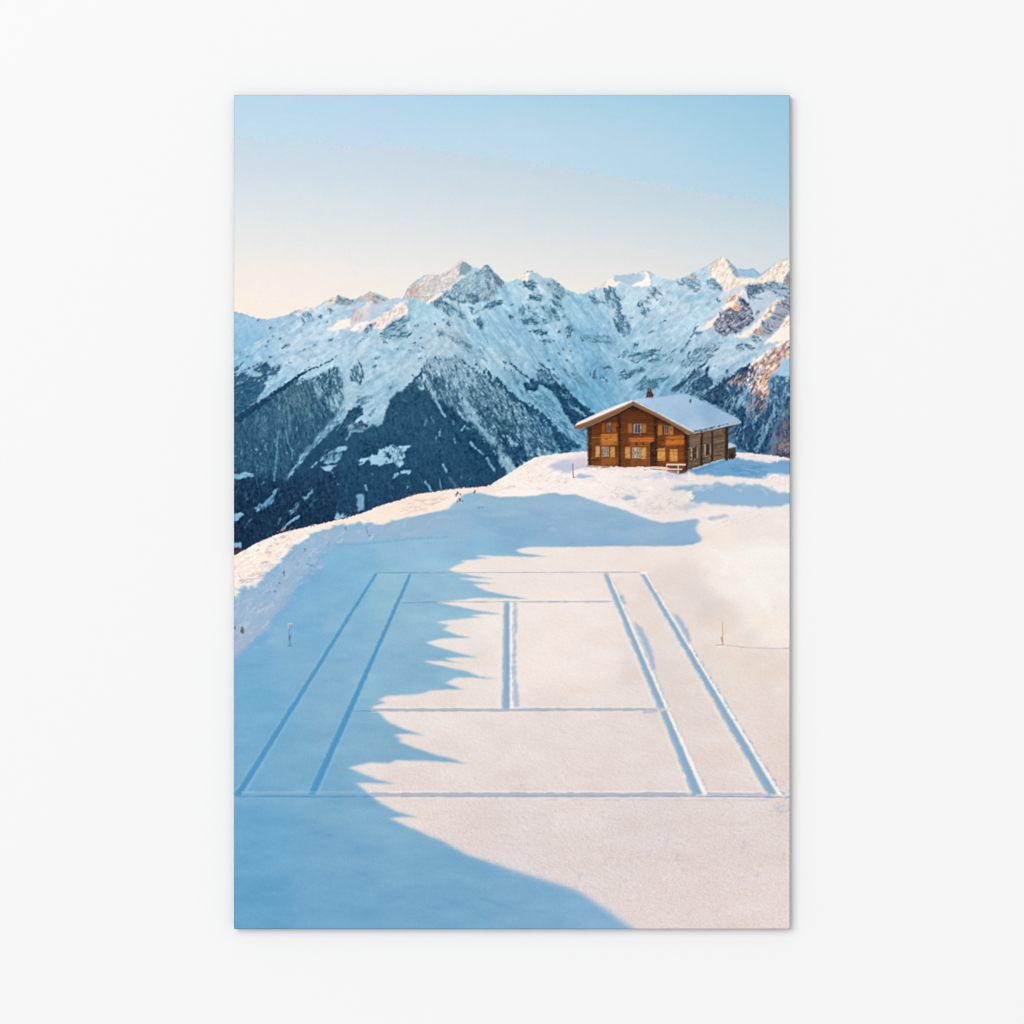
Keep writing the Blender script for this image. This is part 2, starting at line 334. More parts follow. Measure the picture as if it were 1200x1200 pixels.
rock(A((310, 930), (430, 868), (560, 812), (470, 890), (330, 990), (220, 1085), (90, 1195), (30, 1195), (220, 1050)), (124, 172, 199), .75, 1.4, -38, 9, 2, .4, .85, seed=sd())
# forest flank below the long ridge
flank = A((600, 830), (620, 880), (700, 870), (830, 815), (870, 785), (940, 760), (985, 880), (995, 960), (975, 1060), (930, 1150), (860, 1260), (480, 1760), (380, 1900), (20, 2000), (20, 1195), (150, 1140), (450, 930))
rock(flank, (70, 114, 140), 1.02, 2.2, 75, 8, 2.4, .6, .96, 2.2, seed=sd())
rock(flank, (42, 86, 115), .55, 2.5, 75, 7, 1.8, .6, .85, 2.0, seed=sd())
rock(flank, (112, 152, 174), .24, 2, 72, 7, 1.2, .35, .6, seed=sd())
rock(A((840, 780), (960, 750), (1000, 880), (1010, 960), (990, 1060), (900, 1200), (860, 1100), (900, 950)), (140, 180, 203), .52, 1.8, 78, 10, 1.8, .35, .9, seed=sd())
rock(A((600, 830), (700, 860), (850, 790), (960, 750), (960, 790), (840, 840), (700, 900), (620, 880)), (150, 188, 209), .4, 1, 85, 4, 1.2, .3, .9, seed=sd())
poly(B((20, 20), (700, 20), (760, 260), (640, 420), (470, 640), (20, 700)), (40, 86, 118), 10, .5)
rock(A((430, 950), (560, 870), (700, 880), (760, 1050), (600, 1200), (400, 1200), (380, 1050)), (96, 134, 152), .5, 4, 80, 8, 2.0, .6, .55, seed=sd())
rock(A((830, 830), (940, 760), (985, 880), (970, 1000), (860, 960)), (52, 96, 124), .62, 1.2, 78, 7, 1.6, .3, .85, seed=sd())
rock(A((700, 870), (760, 840), (830, 960), (780, 1050), (720, 960)), (130, 170, 192), .45, 1.5, 65, 9, 1.8, .3, .8, seed=sd())
FLK = A((600, 830), (620, 880), (700, 870), (830, 815), (870, 785), (940, 760), (985, 880), (995, 960), (930, 1100), (760, 1330), (480, 1700), (40, 1700), (20, 1230), (150, 1160), (450, 950))
fan = lambda px, py: 62 + (395 - px) * .42
hatch(FLK, 210, [(36, 78, 108), (44, 88, 116), (52, 96, 122), (48, 86, 110)], fan, 9, (5, 16), (.9, 2.4), 11, (.4, .85))
hatch(FLK, 120, [(104, 142, 162), (118, 158, 178), (92, 134, 156)], fan, 9, (3, 12), (.6, 1.4), 12, (.3, .7))
hatch(A((440, 940), (600, 870), (720, 900), (760, 1100), (600, 1180), (400, 1120)), 50, [(112, 146, 160), (100, 136, 152)], fan, 10, (3, 9), (.8, 1.6), 13, (.3, .6))
hatch(A((820, 800), (950, 740), (1010, 880), (1010, 980), (900, 1180), (830, 1050)), 46, [(146, 184, 206), (134, 176, 200), (150, 188, 208)], 78, 9, (5, 14), (.9, 2.2), 14, (.5, .9))
hatch(A((610, 840), (700, 860), (860, 780), (970, 745), (960, 790), (840, 850), (640, 900)), 46, [(44, 84, 110), (54, 96, 122)], 86, 8, (2, 5), (.8, 1.5), 15, (.6, .95))
stroke(A((690, 960, 10), (750, 1050, 14), (800, 1150, 16), (830, 1200, 10)), (50, 88, 116), .7, .9, .8, 12)
stroke(A((610, 835, 4), (590, 905, 10), (620, 880, 18)), (150, 186, 208), .8, .7, .5, 13)
rock(A((1040, 790), (1110, 690), (1150, 735), (1172, 850), (1130, 905), (1040, 870)), (70, 112, 140), .55, 1, 80, 7, 2, .3, .9, seed=sd())
stroke(A((1120, 690, 6), (1155, 760, 10), (1165, 840, 8)), (58, 96, 124), .8, .7, .6, 14)
rock(A((1080, 1060), (1180, 1010), (1200, 1040), (1110, 1090)), (78, 120, 146), .6, 1, -30, 5, 2, seed=sd())
# the long dark ridge
stroke(A((960, 625, 2), (890, 688, 9), (800, 735, 4)), (66, 106, 134), .8, .6, .6, 15)
stroke(A((800, 735, 3), (700, 775, 12), (620, 822, 16), (530, 880, 30), (420, 970, 46), (300, 1055, 52), (180, 1130, 60), (60, 1215, 70)), (36, 76, 106), .92, .8, .9, 16)
stroke(A((640, 790, 4), (700, 745, 10)), (70, 112, 138), .7, .7, .6, 17)
stroke(A((600, 880, 8), (480, 960, 8), (330, 1030, 10)), (96, 134, 154), .5, .8, .8, 18)

# --- lower-left valley (tile B)
valley = [(268, 560), (330, 560), (392, 480), (404, 502), (424, 502), (440, 508), (560, 600), (560, 640), (268, 660)]
sl, mm = pmask(valley, 2.5, 2, 5, 66)
xx, yy = coords(sl)
tone = np.stack([np.interp(yy, [470, 520, 570, 610, 650], [42, 37, 33, 28, 27]), np.interp(yy, [470, 520, 570, 610, 650], [87, 78, 67, 53, 48]), np.interp(yy, [470, 520, 570, 610, 650], [117, 108, 97, 81, 74])], -1)
put(sl, mm * 0.92, tone)
low = [(268, 545), (330, 560), (360, 555), (420, 545), (560, 590), (560, 640), (268, 660)]
rock(low, (28, 50, 78), .5, 8, 85, 9, 2.5, .6, .6, seed=sd())
rock(valley, (60, 108, 138), .22, 5, 70, 6, 1.5, .35, .3, seed=sd())
GU = (112, 165, 194)
def gul(pts, col=GU, a=.85, rough=1.0): stroke(pts, col, a, .8, rough * .5, sd(), 2.6)
MG = B((960, 10), (1040, 10), (900, 170), (800, 270), (690, 380), (620, 470), (560, 560), (460, 640), (540, 530), (640, 380), (760, 240))
poly(MG, (106, 156, 184), 1.3, .75, 1.4, 5, sd()); hatch(MG, 90, [(132, 180, 204), (120, 170, 196), (96, 146, 174), (142, 186, 208)], -52, 9, (4, 13), (.8, 2.2), 61, (.5, .9))
hatch([(278, 500), (330, 505), (352, 560), (320, 600), (278, 590)], 60, [(58, 104, 134), (70, 118, 146), (30, 60, 90)], fan, 12, (3, 12), (.7, 1.6), 16, (.25, .6))
hatch([(330, 560), (420, 545), (480, 560), (430, 590), (330, 618)], 60, [(50, 92, 122), (28, 56, 84), (26, 52, 80)], -50, 20, (3, 9), (.8, 1.8), 17, (.25, .6))
gul(B((1060, 75, 12), (930, 185, 10)), a=.7)
gul(B((520, 50, 16), (520, 130, 22), (522, 220, 16)), (96, 142, 168), .6)
gul(B((490, 190, 16), (505, 280, 12), (545, 360, 14), (540, 440, 6)), (100, 150, 178), .7)
gul(B((430, 170, 14), (405, 280, 26), (410, 340, 18), (402, 450, 14), (385, 620, 16)), (86, 142, 174), .8)
rock(B((430, 660), (380, 800), (320, 870), (220, 900), (210, 860), (320, 800), (370, 700)), (92, 152, 186), .75, 1, -45, 6, 2, .35, .9, seed=sd())
rock(B((190, 60), (330, 40), (360, 200), (260, 260), (230, 150)), (84, 130, 156), .45, 2, -60, 6, 1.6, .4, .7, seed=sd())
rock(B((300, 40), (560, 20), (560, 240), (420, 260)), (78, 126, 152), .35, 2, 80, 8, 1.6, .4, .7, seed=sd())
rock(B((640, 20), (730, 20), (740, 150), (780, 230), (700, 120)), (110, 156, 180), .4, 1.5, 75, 8, 1.4, .3, .7, seed=sd())
SNB = (142, 190, 216)
poly(B((920, 355), (1000, 313), (1085, 338), (1095, 368), (1045, 392), (1000, 368), (940, 365)), SNB, .6, .95, 1, seed=sd())
rock(B((770, 460), (860, 350), (930, 332), (1000, 385), (950, 450), (850, 480)), (112, 162, 190), .72, 1, -35, 6, 2, .35, .9, seed=sd())
poly(B((785, 515), (850, 487), (935, 483), (890, 520), (872, 552)), (140, 190, 216), .6, .95, .8, seed=sd())
gul(B((850, 470, 22), (930, 455, 20), (980, 400, 18)), (126, 176, 204), .8)
gul(B((890, 545, 8), (915, 588, 8))); gul(B((715, 505, 6), (765, 465, 12)), (124, 174, 202))
for (a, b, r) in [(1025, 622, 28), (955, 650, 26), (1070, 657, 18), (1185, 690, 20), (955, 535, 14), (640, 590, 8), (150, 245, 12), (455, 480, 8), (500, 760, 9), (280, 640, 8), (1080, 625, 8)]:
    q = sd(); rock(B((a - r, b + r * .5), (a - r * .2, b - r), (a + r * 1.2, b - r * .6), (a + r * .7, b + r * .7)), (126, 178, 206), .9, .6, -40, 4, 2, .35, .85, seed=q)
rock(B((960, 800), (1000, 760), (1080, 722), (1172, 735), (1178, 885), (1000, 955), (915, 970), (935, 880)), (126, 176, 205), .9, .8, -50, 5, 2, .5, .95, seed=sd())
rock(B((1000, 760), (1172, 740), (1178, 870), (1000, 900)), (60, 100, 130), .28, 1.5, 80, 3, 1.4, .25, .7, seed=sd())
gul(B((1105, 460, 20), (1150, 452, 16), (1210, 442, 22)), SNB, .9)
gul(B((1140, 470, 6), (1170, 500, 8)), SNB, .7)
rock(B((20, 548), (110, 555), (205, 540), (190, 575), (140, 605), (20, 610)), (120, 172, 202), .8, .8, 0, 5, 2, seed=sd())
rock(B((20, 600), (80, 600), (60, 720), (20, 740)), (76, 128, 160), .5, 2, 80, 6, 2, seed=sd())
rock(B((20, 930), (100, 895), (115, 928), (60, 972), (20, 1010)), (118, 172, 204), .92, .8, -40, 6, 2, seed=sd())
gul(B((130, 1030, 8), (180, 960, 14)), (84, 136, 168), .7)
gul(B((485, 1025, 14), (540, 975, 20), (605, 938, 22)), (108, 164, 196), .9)
rock(B((500, 910), (600, 810), (620, 830), (580, 900), (540, 930)), (90, 148, 180), .7, 1.2, -45, 6, 2, seed=sd())
rock(B((640, 790), (720, 690), (740, 690), (725, 740), (660, 800)), (108, 162, 192), .8, .9, -48, 6, 2, seed=sd())
gul(B((420, 1000, 12), (440, 955, 22)), (80, 132, 164), .7)
gul(B((690, 860, 10), (740, 790, 14)), (64, 112, 144), .6)
poly(B((20, 1172), (90, 1162), (104, 1175), (98, 1215), (20, 1215)), (112, 172, 208), .6, .95, .5)
rock(B((200, 340), (245, 345), (250, 380), (215, 365)), (96, 148, 178), .9, .6, seed=sd())
gul(B((1020, 262, 10), (1060, 195, 20), (1110, 185, 24), (1165, 195, 26)), (112, 162, 188), .85)
gul(B((1160, 195, 26), (1160, 225, 14)), (112, 162, 188), .8)
gul(B((230, 590, 8), (240, 680, 12)), (60, 108, 138), .6); gul(B((130, 720, 8), (150, 800, 14)), (60, 108, 140), .6)
for (a, b) in [(340, 700), (430, 760), (700, 700), (760, 790), (560, 760), (670, 890)]:
    gul(B((a, b, 8), (a + 18, b - 22, 5)), (74, 120, 146), .6)
# tan brush at the far-left foot of the slope
rock([(274, 645), (286, 640), (284, 650), (274, 653)], (96, 76, 72), .8, .7, 0, 2, 2, seed=sd())

# --- sunlit north-west ridge (tile C)
poly(Cc((-40, 345), (0, 350), (90, 308), (170, 340), (272, 378), (190, 412), (120, 425), (80, 390), (20, 400)), (184, 183, 184), .8, .95, .8, seed=sd())
rock(Cc((60, 330), (100, 310), (150, 340), (110, 390), (70, 380)), (206, 184, 168), .7, .7, 60, 3, 1.6, seed=sd())
rock(Cc((100, 350), (180, 350), (260, 380), (190, 412), (120, 422)), (140, 148, 156), .45, .7, 40, 4, 1.6, seed=sd())
poly(Cc((-30, 500), (60, 440), (190, 420), (300, 370), (370, 380), (250, 470), (120, 540), (-30, 600)), (184, 198, 213), 1, .8, 1, seed=sd())
poly(Cc((-160, 625), (-100, 580), (0, 500), (60, 440), (110, 380), (125, 400), (90, 470), (20, 540), (-60, 600)), (228, 214, 209), .9, .75, 1, seed=sd())
poly(Cc((-310, 658), (-230, 610), (-160, 565), (-60, 530), (-20, 480), (60, 455), (90, 480), (100, 560), (40, 590), (-60, 640), (-180, 645)), (206, 200, 206), .9, .8, 1, seed=sd())
poly(Cc((-310, 660), (-230, 610), (-170, 570), (-70, 545), (-65, 610), (-120, 640), (-200, 648)), (244, 226, 214), .8, .95, 1, seed=sd())
rock(Cc((-70, 480), (0, 440), (60, 470), (20, 560), (-60, 600)), (190, 178, 180), .4, 1, -50, 5, 1.6, seed=sd())
poly(Cc((-60, 630), (0, 590), (90, 575), (40, 650), (-40, 665), (-75, 650)), (250, 236, 226), .8, .95, .8, seed=sd())
ridge_w = Cc((0, 620), (90, 585), (180, 535), (300, 455), (380, 398), (418, 376), (434, 480), (390, 522), (330, 552), (230, 628), (180, 645), (110, 605), (60, 650), (0, 668))
poly(ridge_w, (240, 222, 212), .7, .95, 1.2, seed=sd())
rock(ridge_w, (204, 192, 192), .38, 1, -55, 5, 1.8, .3, .8, seed=sd())
rock(Cc((340, 470), (400, 420), (425, 480), (380, 520)), (222, 192, 172), .6, .8, -50, 4, 2, seed=sd())
block = Cc((412, 345), (440, 280), (500, 240), (560, 200), (620, 163), (720, 172), (830, 92), (920, 38), (895, 100), (880, 160), (935, 172), (860, 230), (800, 300), (740, 310), (700, 360), (650, 425), (600, 402), (540, 392), (490, 372), (420, 372))
poly(block, (206, 204, 203), .7, .97, .8, seed=sd())
rock(block, (176, 176, 178), .4, 1, -50, 5, 1.8, .35, .7, seed=sd())
rock(block, (228, 216, 208), .3, 1, -40, 6, 2, .35, .7, seed=sd())
rock(Cc((415, 345), (440, 285), (520, 240), (560, 330), (560, 385), (490, 372), (420, 372)), (190, 168, 152), .6, .8, 65, 4, 1.6, .35, .8, seed=sd())
stroke(Cc((720, 175, 10), (830, 95, 22), (915, 45, 16)), (232, 212, 200), .8, .8, .5, 30)
stroke(Cc((610, 408, 18), (650, 385, 26), (730, 325, 24)), (247, 228, 214), .95, .8, .6, 31)
stroke(Cc((740, 300, 6), (800, 285, 14), (860, 220, 14), (935, 175, 8)), (240, 222, 210), .9, .7, .5, 32)
stroke(Cc((690, 300, 6), (640, 370, 8), (700, 240, 5)), (216, 206, 202), .6, .8, .5)
# the shaded twin summit
poly(Cc((880, 160), (895, 100), (922, 38), (990, 92), (1000, 110), (940, 170)), (128, 158, 176), .7, .9, .8, seed=sd())
poly(Cc((940, 170), (1000, 100), (1060, 104), (1100, 110), (1080, 200), (960, 260)), (166, 196, 211), 1, .8, 1, seed=sd())
poly(E((0, 112), (40, 66), (66, 68), (40, 112)), (246, 226, 210), .5, .95, .4)
horn = E((28, 130), (76, 68), (130, 128), (226, 225), (218, 272), (150, 300), (192, 322), (130, 342), (60, 402), (8, 392), (-30, 300), (-40, 210))
poly(horn, (136, 164, 180), 1, .9, 1, seed=sd())
rock(horn, (92, 130, 150), .42, 1, 75, 4, 1.5, .5, .8, seed=sd())
rock(E((50, 110), (80, 75), (150, 150), (225, 228), (215, 275), (160, 250), (100, 170)), (92, 126, 146), .7, 1, 60, 4, 1.6, .5, .8, seed=sd())
rock(horn, (176, 198, 210), .26, 1, 70, 4, 1.2, .3, .75, seed=sd())
for p_, c_, w_ in [(((62, 105), (34, 190), (52, 285)), (178, 200, 212), 9), (((92, 125), (78, 215), (104, 300)), (96, 132, 152), 10), (((110, 150), (128, 220), (150, 290)), (170, 194, 207), 8), (((84, 90), (140, 170), (205, 262)), (84, 120, 142), 14), (((20, 180), (10, 260), (-10, 330)), (96, 134, 156), 10), (((60, 240), (70, 310), (40, 380)), (172, 196, 210), 8)]:
    stroke(E((*p_[0], w_ * .4), (*p_[1], w_), (*p_[2], w_ * .5)), c_, .7, .9, .7, sd())
mass = Cc((640, 430), (730, 330), (800, 300), (900, 205), (950, 190), (1090, 112), (1110, 200), (1130, 300), (1060, 400), (1000, 415), (900, 412), (850, 382), (790, 375), (720, 400))
poly(mass, (146, 182, 200), 1.2, .75, 1, seed=sd())
rock(mass, (96, 138, 160), .40, 1, -50, 4, 1.6, .45, .8, seed=sd())
rock(mass, (180, 205, 218), .26, 1, -45, 4, 1.3, .3, .8, seed=sd())
rock(Cc((940, 340), (1040, 330), (1060, 390), (1030, 425), (970, 410)), (82, 126, 150), .85, 1.2, 50, 5, 3, seed=sd())
stroke(Cc((760, 345, 24), (830, 375, 22), (900, 405, 26), (960, 390, 16)), (86, 130, 154), .85, .9, .9, 33)
crags(Cc((645, 432), (700, 380), (800, 420), (880, 460), (945, 548), (880, 530), (840, 490), (760, 525), (735, 480)), (92, 132, 156), 1.0, sd(), 35)
crags(Cc((1015, 572), (1072, 545), (1088, 590), (1108, 640), (1060, 610)), (78, 118, 143), 1.0, sd(), 55)
crags(Cc((1105, 440), (1180, 398), (1215, 400), (1200, 450), (1140, 470)), (88, 136, 160), 1.0, sd(), -28)
rock(Cc((960, 440), (1100, 450), (1110, 480), (1000, 520)), RK, .45, 1, 20, 4, 2, seed=sd())
band = Cc((185, 690), (260, 612), (350, 562), (430, 508), (490, 545), (410, 600), (465, 705), (380, 712), (290, 745), (240, 722))
crags(band, (88, 132, 157), 1.0, sd(), -25)
rock(Cc((190, 730), (270, 720), (290, 780), (230, 770)), RK, .45, 1, 40, 5, 1.6, seed=sd())
crags(Cc((45, 700), (60, 650), (105, 588), (155, 600), (120, 650), (80, 690)), (96, 134, 156), 1.0, sd(), -55)
stroke(Cc((90, 725, 16), (40, 790, 12), (0, 840, 10)), (190, 206, 218), .6, 1.2, .6, 34)
for (a, b, r) in [(510, 605, 18), (600, 592, 14), (660, 605, 14), (500, 780, 24), (560, 800, 12), (350, 826, 12), (165, 890, 20), (130, 968, 18), (535, 832, 11), (715, 690, 26), (800, 590, 24), (760, 560, 12), (450, 825, 9), (540, 895, 12), (615, 908, 12), (650, 940, 12), (740, 905, 12), (820, 960, 10), (880, 990, 10), (850, 880, 12), (910, 870, 9), (540, 720, 10), (470, 1040, 12), (270, 1155, 16)]:
    q = sd(); crags(Cc((a - r * 1.5, b + r * .6), (a - r * .2, b - r), (a + r * 1.6, b - r * .6), (a + r, b + r * .8)), (84, 126, 152), 1.0, q, 40 if a > 550 else -30)
crags(Cc((690, 640), (900, 690), (1000, 760), (1140, 900), (1100, 925), (960, 840), (800, 730)), (122, 160, 181), 1.0, sd(), 40)
rock(Cc((900, 740), (1000, 780), (1030, 820), (940, 800)), (92, 134, 158), .7, 1, 35, 6, 1.6, seed=sd())
stroke(Cc((690, 715, 10), (665, 800, 16), (600, 890, 12)), (190, 208, 220), .7, 1.2, .6, 35)

# --- central pyramid, forest and speckled flank
speck = Cc((560, 925), (640, 890), (900, 890), (960, 940), (1100, 1060), (1210, 1170), (1330, 1330), (1500, 1540), (1400, 1900), (1260, 1850), (1060, 1560), (900, 1400), (780, 1300), (600, 1120))
poly(speck, (140, 177, 198), 2, .6, 1, seed=sd())
rock(speck, (82, 125, 150), .42, 2.2, 64, 7, 1.4, .4, .85, seed=sd())
rock(speck, (158, 192, 210), .25, 2.2, 64, 7, 1.2, .3, .7, seed=sd())
rock(D((560, 0), (760, 0), (900, 200), (960, 380), (780, 250), (640, 150)), (64, 108, 135), .45, 2, 66, 8, 1.5, .4, .85, seed=sd())
rock(D((940, 90), (1200, 20), (1330, 220), (1440, 400), (1300, 640), (1130, 440), (960, 250)), (60, 104, 132), .55, 2.5, 62, 6, 1.6, .45, .85, seed=sd())
tri = D((545, 5), (470, 90), (330, 162), (270, 240), (222, 400), (212, 445), (130, 430), (60, 480), (-10, 530), (-160, 700), (-200, 1200), (60, 1260), (400, 1150), (640, 1080), (900, 1040), (1190, 990), (1320, 900), (1210, 600), (1120, 545), (1000, 425), (900, 352), (780, 252), (740, 205), (650, 185), (590, 132), (500, 82))
sl, mm = pmask(tri, .9, 1.5, 4, 88)
xx, yy = coords(sl)
ty = [445, 480, 510, 540, 575, 610]
tone = np.stack([np.interp(yy, ty, [52, 48, 46, 42, 38, 36]), np.interp(yy, ty, [96, 92, 92, 84, 74, 68]), np.interp(yy, ty, [122, 120, 122, 115, 104, 96])], -1)
put(sl, mm, tone)
rock(tri, (36, 76, 106), .42, 3, 78, 8, 2.4, .6, .65, seed=sd())
rock(tri, (66, 114, 142), .26, 3, 78, 8, 1.6, .45, .3, seed=sd())
rock(D((650, 190), (740, 205), (900, 355), (1130, 550), (1250, 760), (1200, 950), (900, 700), (760, 420)), (32, 70, 100), .6, 6, 55, 10, 4, .6, .7, seed=sd())
rock(D((0, 540), (200, 560), (500, 620), (200, 640), (0, 740)), (34, 74, 104), .55, 3, 0, 8, 3, .5, .7, seed=sd())
gul(D((655, 120, 26), (690, 230, 30), (725, 300, 22), (762, 360, 14)), (126, 170, 194), .9)
gul(D((840, 200, 14), (865, 280, 22), (905, 345, 14)), (126, 170, 194), .85)
PG = D((890, 150), (930, 240), (960, 320), (1000, 420), (1110, 540), (1220, 640), (1330, 760), (1470, 930), (1450, 950), (1240, 760), (1200, 620), (1260, 640), (1180, 520), (1040, 370), (960, 240))
poly(PG, (128, 172, 196), 1.2, .8, 1.4, 5, sd()); hatch(PG, 80, [(140, 182, 204), (128, 174, 200), (104, 150, 178), (152, 190, 210)], 47, 8, (5, 14), (.8, 2.2), 62, (.5, .9))
stroke(D((400, 120, 8), (470, 70, 30), (545, -10, 20), (560, -50, 6)), (50, 92, 120), .85, .9, 1, 40)
stroke(D((545, -60, 8), (640, 10, 22), (720, 90, 24), (790, 160, 16)), (58, 100, 128), .7, 1, 1.2, 41)
stroke(D((500, 90, 20), (560, 40, 12), (600, 130, 26), (640, 190, 12)), (52, 94, 122), .6, 1, 1.2, 42)
clear = D((-10, 748), (120, 710), (170, 680), (240, 618), (300, 615), (380, 630), (475, 608), (450, 642), (402, 660), (402, 700), (380, 785), (350, 795), (310, 762), (220, 780), (150, 797), (90, 752), (20, 775))
poly(clear, (150, 196, 220), .55, .97, 1.2, 3, sd())
rock(D((220, 640), (400, 640), (390, 770), (200, 780)), (66, 110, 140), .3, 1, 85, 3, 1.5, .2, .85, seed=sd())
rock(D((225, 690), (280, 680), (280, 722), (235, 722)), (52, 94, 124), .95, .5, seed=sd())
stroke(D((300, 618, 6), (330, 640, 8), (390, 650, 8)), (50, 92, 122), .8, .6, .6, 43)
rock(D((360, 830), (460, 825), (455, 880), (410, 858), (370, 875)), (140, 188, 213), .9, .6, 0, 4, 2, seed=sd())
rock(D((300, 890), (340, 850), (350, 880), (320, 900)), (120, 170, 198), .8, .6, seed=sd())
for (a, b, c, d, w_, t) in [(600, 380, 580, 440, 30, .4), (640, 370, 670, 420, 20, .35), (720, 470, 712, 525, 18, .75), (685, 530, 682, 580, 12, .6), (830, 400, 835, 430, 14, .5), (845, 560, 852, 595, 20, .65), (760, 570, 765, 590, 12, .5),
                            (905, 485, 930, 445, 26, .7), (955, 460, 985, 475, 18, .7), (985, 592, 1030, 640, 30, .85), (1055, 655, 1075, 675, 20, .8), (1085, 685, 1098, 695, 16, .7), (1130, 725, 1190, 830, 34, .7),
                            (745, 785, 775, 850, 34, .8), (587, 930, 640, 1010, 26, .8), (712, 910, 728, 1000, 22, .55), (60, 970, 75, 1000, 30, .7), (435, 980, 432, 988, 14, .7), (905, 890, 905, 905, 16, .5), (985, 905, 980, 915, 14, .4), (800, 900, 860, 980, 40, .25), (120, 860, 130, 880, 10, .4), (255, 930, 300, 990, 16, .2), (400, 215, 405, 225, 14, .35)]:
    gul(D((a, b, w_ * .7), (c, d, w_ * .6)), (126, 178, 206), t, .8)
poly(D((-10, 1045), (50, 1035), (52, 1170), (-10, 1200)), (118, 170, 200), .7, .85, .8, seed=sd())
rock(D((-20, 170), (110, 180), (130, 225), (40, 260), (-20, 230)), (86, 132, 158), .55, 1, -20, 5, 2, seed=sd())
rock(D((-30, 300), (60, 290), (40, 345), (-30, 370)), (52, 94, 122), .9, .8, -30, 5, 2, seed=sd())
rock(D((-60, 430), (20, 400), (110, 400), (80, 450), (-20, 480)), (50, 92, 120), .7, 1, -20, 5, 2, seed=sd())
rock(D((-140, 420), (-90, 310), (10, 260), (40, 310), (-40, 400), (-150, 560), (-260, 700), (-330, 760)), (42, 84, 114), .9, 1.4, -48, 9, 3, .4, .9, seed=sd())
rock(D((240, 120), (290, 90), (260, 200), (220, 260)), (104, 148, 172), .4, 1.5, 80, 6, 2, seed=sd())
stroke(D((95, 350, 16), (150, 300, 10)), (70, 116, 144), .5, 1, 1, 44)

fan2 = lambda px, py: 74 - (px - 495) * .17
hatch(speck, 250, [(58, 104, 132), (70, 114, 140), (48, 92, 120), (86, 128, 152)], fan2, 10, (3, 11), (.8, 2.0), 21, (.45, .9))
hatch(speck, 130, [(158, 192, 210), (146, 182, 203), (168, 198, 214)], fan2, 9, (4, 13), (.7, 1.7), 22, (.4, .85))
hatch(D((545, 0), (760, 20), (900, 200), (960, 380), (780, 250), (640, 170), (520, 90)), 60, [(46, 88, 116), (56, 98, 124), (52, 94, 122)], fan2, 8, (6, 15), (1, 2.4), 23, (.5, .9))
hatch(tri, 120, [(38, 78, 108), (58, 104, 132), (34, 72, 102)], 84, 14, (4, 14), (1, 2.6), 24, (.15, .4))
# --- spurs right of the pyramid (tiles E, F)
rock(F((0, 110), (190, 215), (280, 330), (400, 410), (560, 510), (640, 610), (740, 810), (600, 850), (470, 890), (340, 960), (200, 800), (0, 580)), (50, 94, 123), .50, 2, 58, 6, 1.7, .45, .88, seed=sd())
rock(F((0, 110), (190, 215), (280, 330), (420, 440), (480, 600), (200, 560), (0, 400)), (138, 176, 197), .36, 2.5, 62, 5, 1.4, .35, .8, seed=sd())
rock(F((130, 590), (240, 640), (380, 720), (470, 885), (340, 965), (270, 860)), (38, 80, 112), .85, 1.6, 55, 7, 3, .4, .95, seed=sd())
rock(F((230, 690), (280, 660), (350, 770), (330, 785), (260, 740)), (134, 178, 202), .85, 1, 50, 6, 2, seed=sd())
gul(F((400, 680, 26), (430, 760, 18), (440, 850, 12)), (120, 168, 194), .7, 1.2); gul(F((530, 800, 20), (545, 850, 40)), (126, 176, 204), .8, 1)
gul(F((570, 720, 14), (640, 790, 12)), (110, 160, 188), .6, 1.2)
poly(F((60, 120), (190, 190), (300, 300), (420, 380), (560, 470), (720, 610), (960, 770), (960, 640), (860, 620), (740, 480), (640, 340), (480, 300), (380, 230), (240, 90)), (122, 172, 200), 3, .35)
rock(F((430, 330), (620, 300), (760, 500), (860, 620), (960, 650), (960, 770), (800, 680), (640, 540)), (70, 122, 154), .42, 3, 42, 12, 2.2, .35, .8, seed=sd())
rock(F((560, 500), (640, 540), (800, 690), (950, 780), (950, 740), (820, 640), (700, 560)), (126, 178, 206), .6, 1.2, 40, 12, 1.6, .3, .85, seed=sd())
rock(F((640, 610), (740, 650), (860, 740), (940, 800), (830, 830), (730, 840), (690, 740)), (40, 86, 118), .72, 1.6, 45, 8, 2.2, .35, .92, seed=sd())
SPF = F((0, 110), (190, 215), (280, 330), (400, 410), (560, 510), (640, 610), (740, 810), (600, 850), (470, 890), (340, 960), (200, 800), (0, 580))
hatch(SPF, 150, [(40, 82, 112), (50, 94, 122), (36, 76, 106)], 56, 12, (4, 12), (.9, 2.2), 31, (.45, .9))
hatch(SPF, 95, [(138, 176, 198), (124, 166, 190), (150, 186, 206)], 58, 14, (3, 10), (.7, 1.8), 32, (.4, .85))
hatch(F((300, 150), (560, 200), (760, 500), (950, 640), (950, 780), (760, 640), (560, 460), (380, 330)), 80, [(60, 112, 144), (80, 132, 162), (138, 186, 210)], 46, 9, (6, 16), (.8, 2.0), 33, (.3, .7))
stroke(F((-20, 55, 8), (60, 110, 20), (190, 205, 28), (280, 320, 40), (400, 400, 42), (520, 470, 40), (620, 560, 46), (690, 650, 50), (740, 780, 30)), (38, 80, 112), .85, 1.2, 1.6, 50)
stroke(E((920 - 1050, 910, 4), (-40, 1000, 12), (60, 1090, 12)), (66, 108, 136), .8, .8, 1, 51)
rock(F((390, 240), (460, 180), (560, 200), (680, 215), (760, 275), (850, 350), (1020, 490), (870, 610), (790, 540), (740, 470), (700, 340), (620, 270), (560, 240), (500, 290), (440, 290)), (36, 78, 110), .84, 1.4, 48, 8, 3, .35, .95, seed=sd())
poly(F((535, 225), (610, 270), (600, 300), (555, 280)), (124, 172, 198), .8, .9, 1, seed=sd())
gul(F((640, 300, 30), (690, 380, 26), (740, 470, 30), (790, 545, 14)), (116, 168, 196), .85, 1.4)
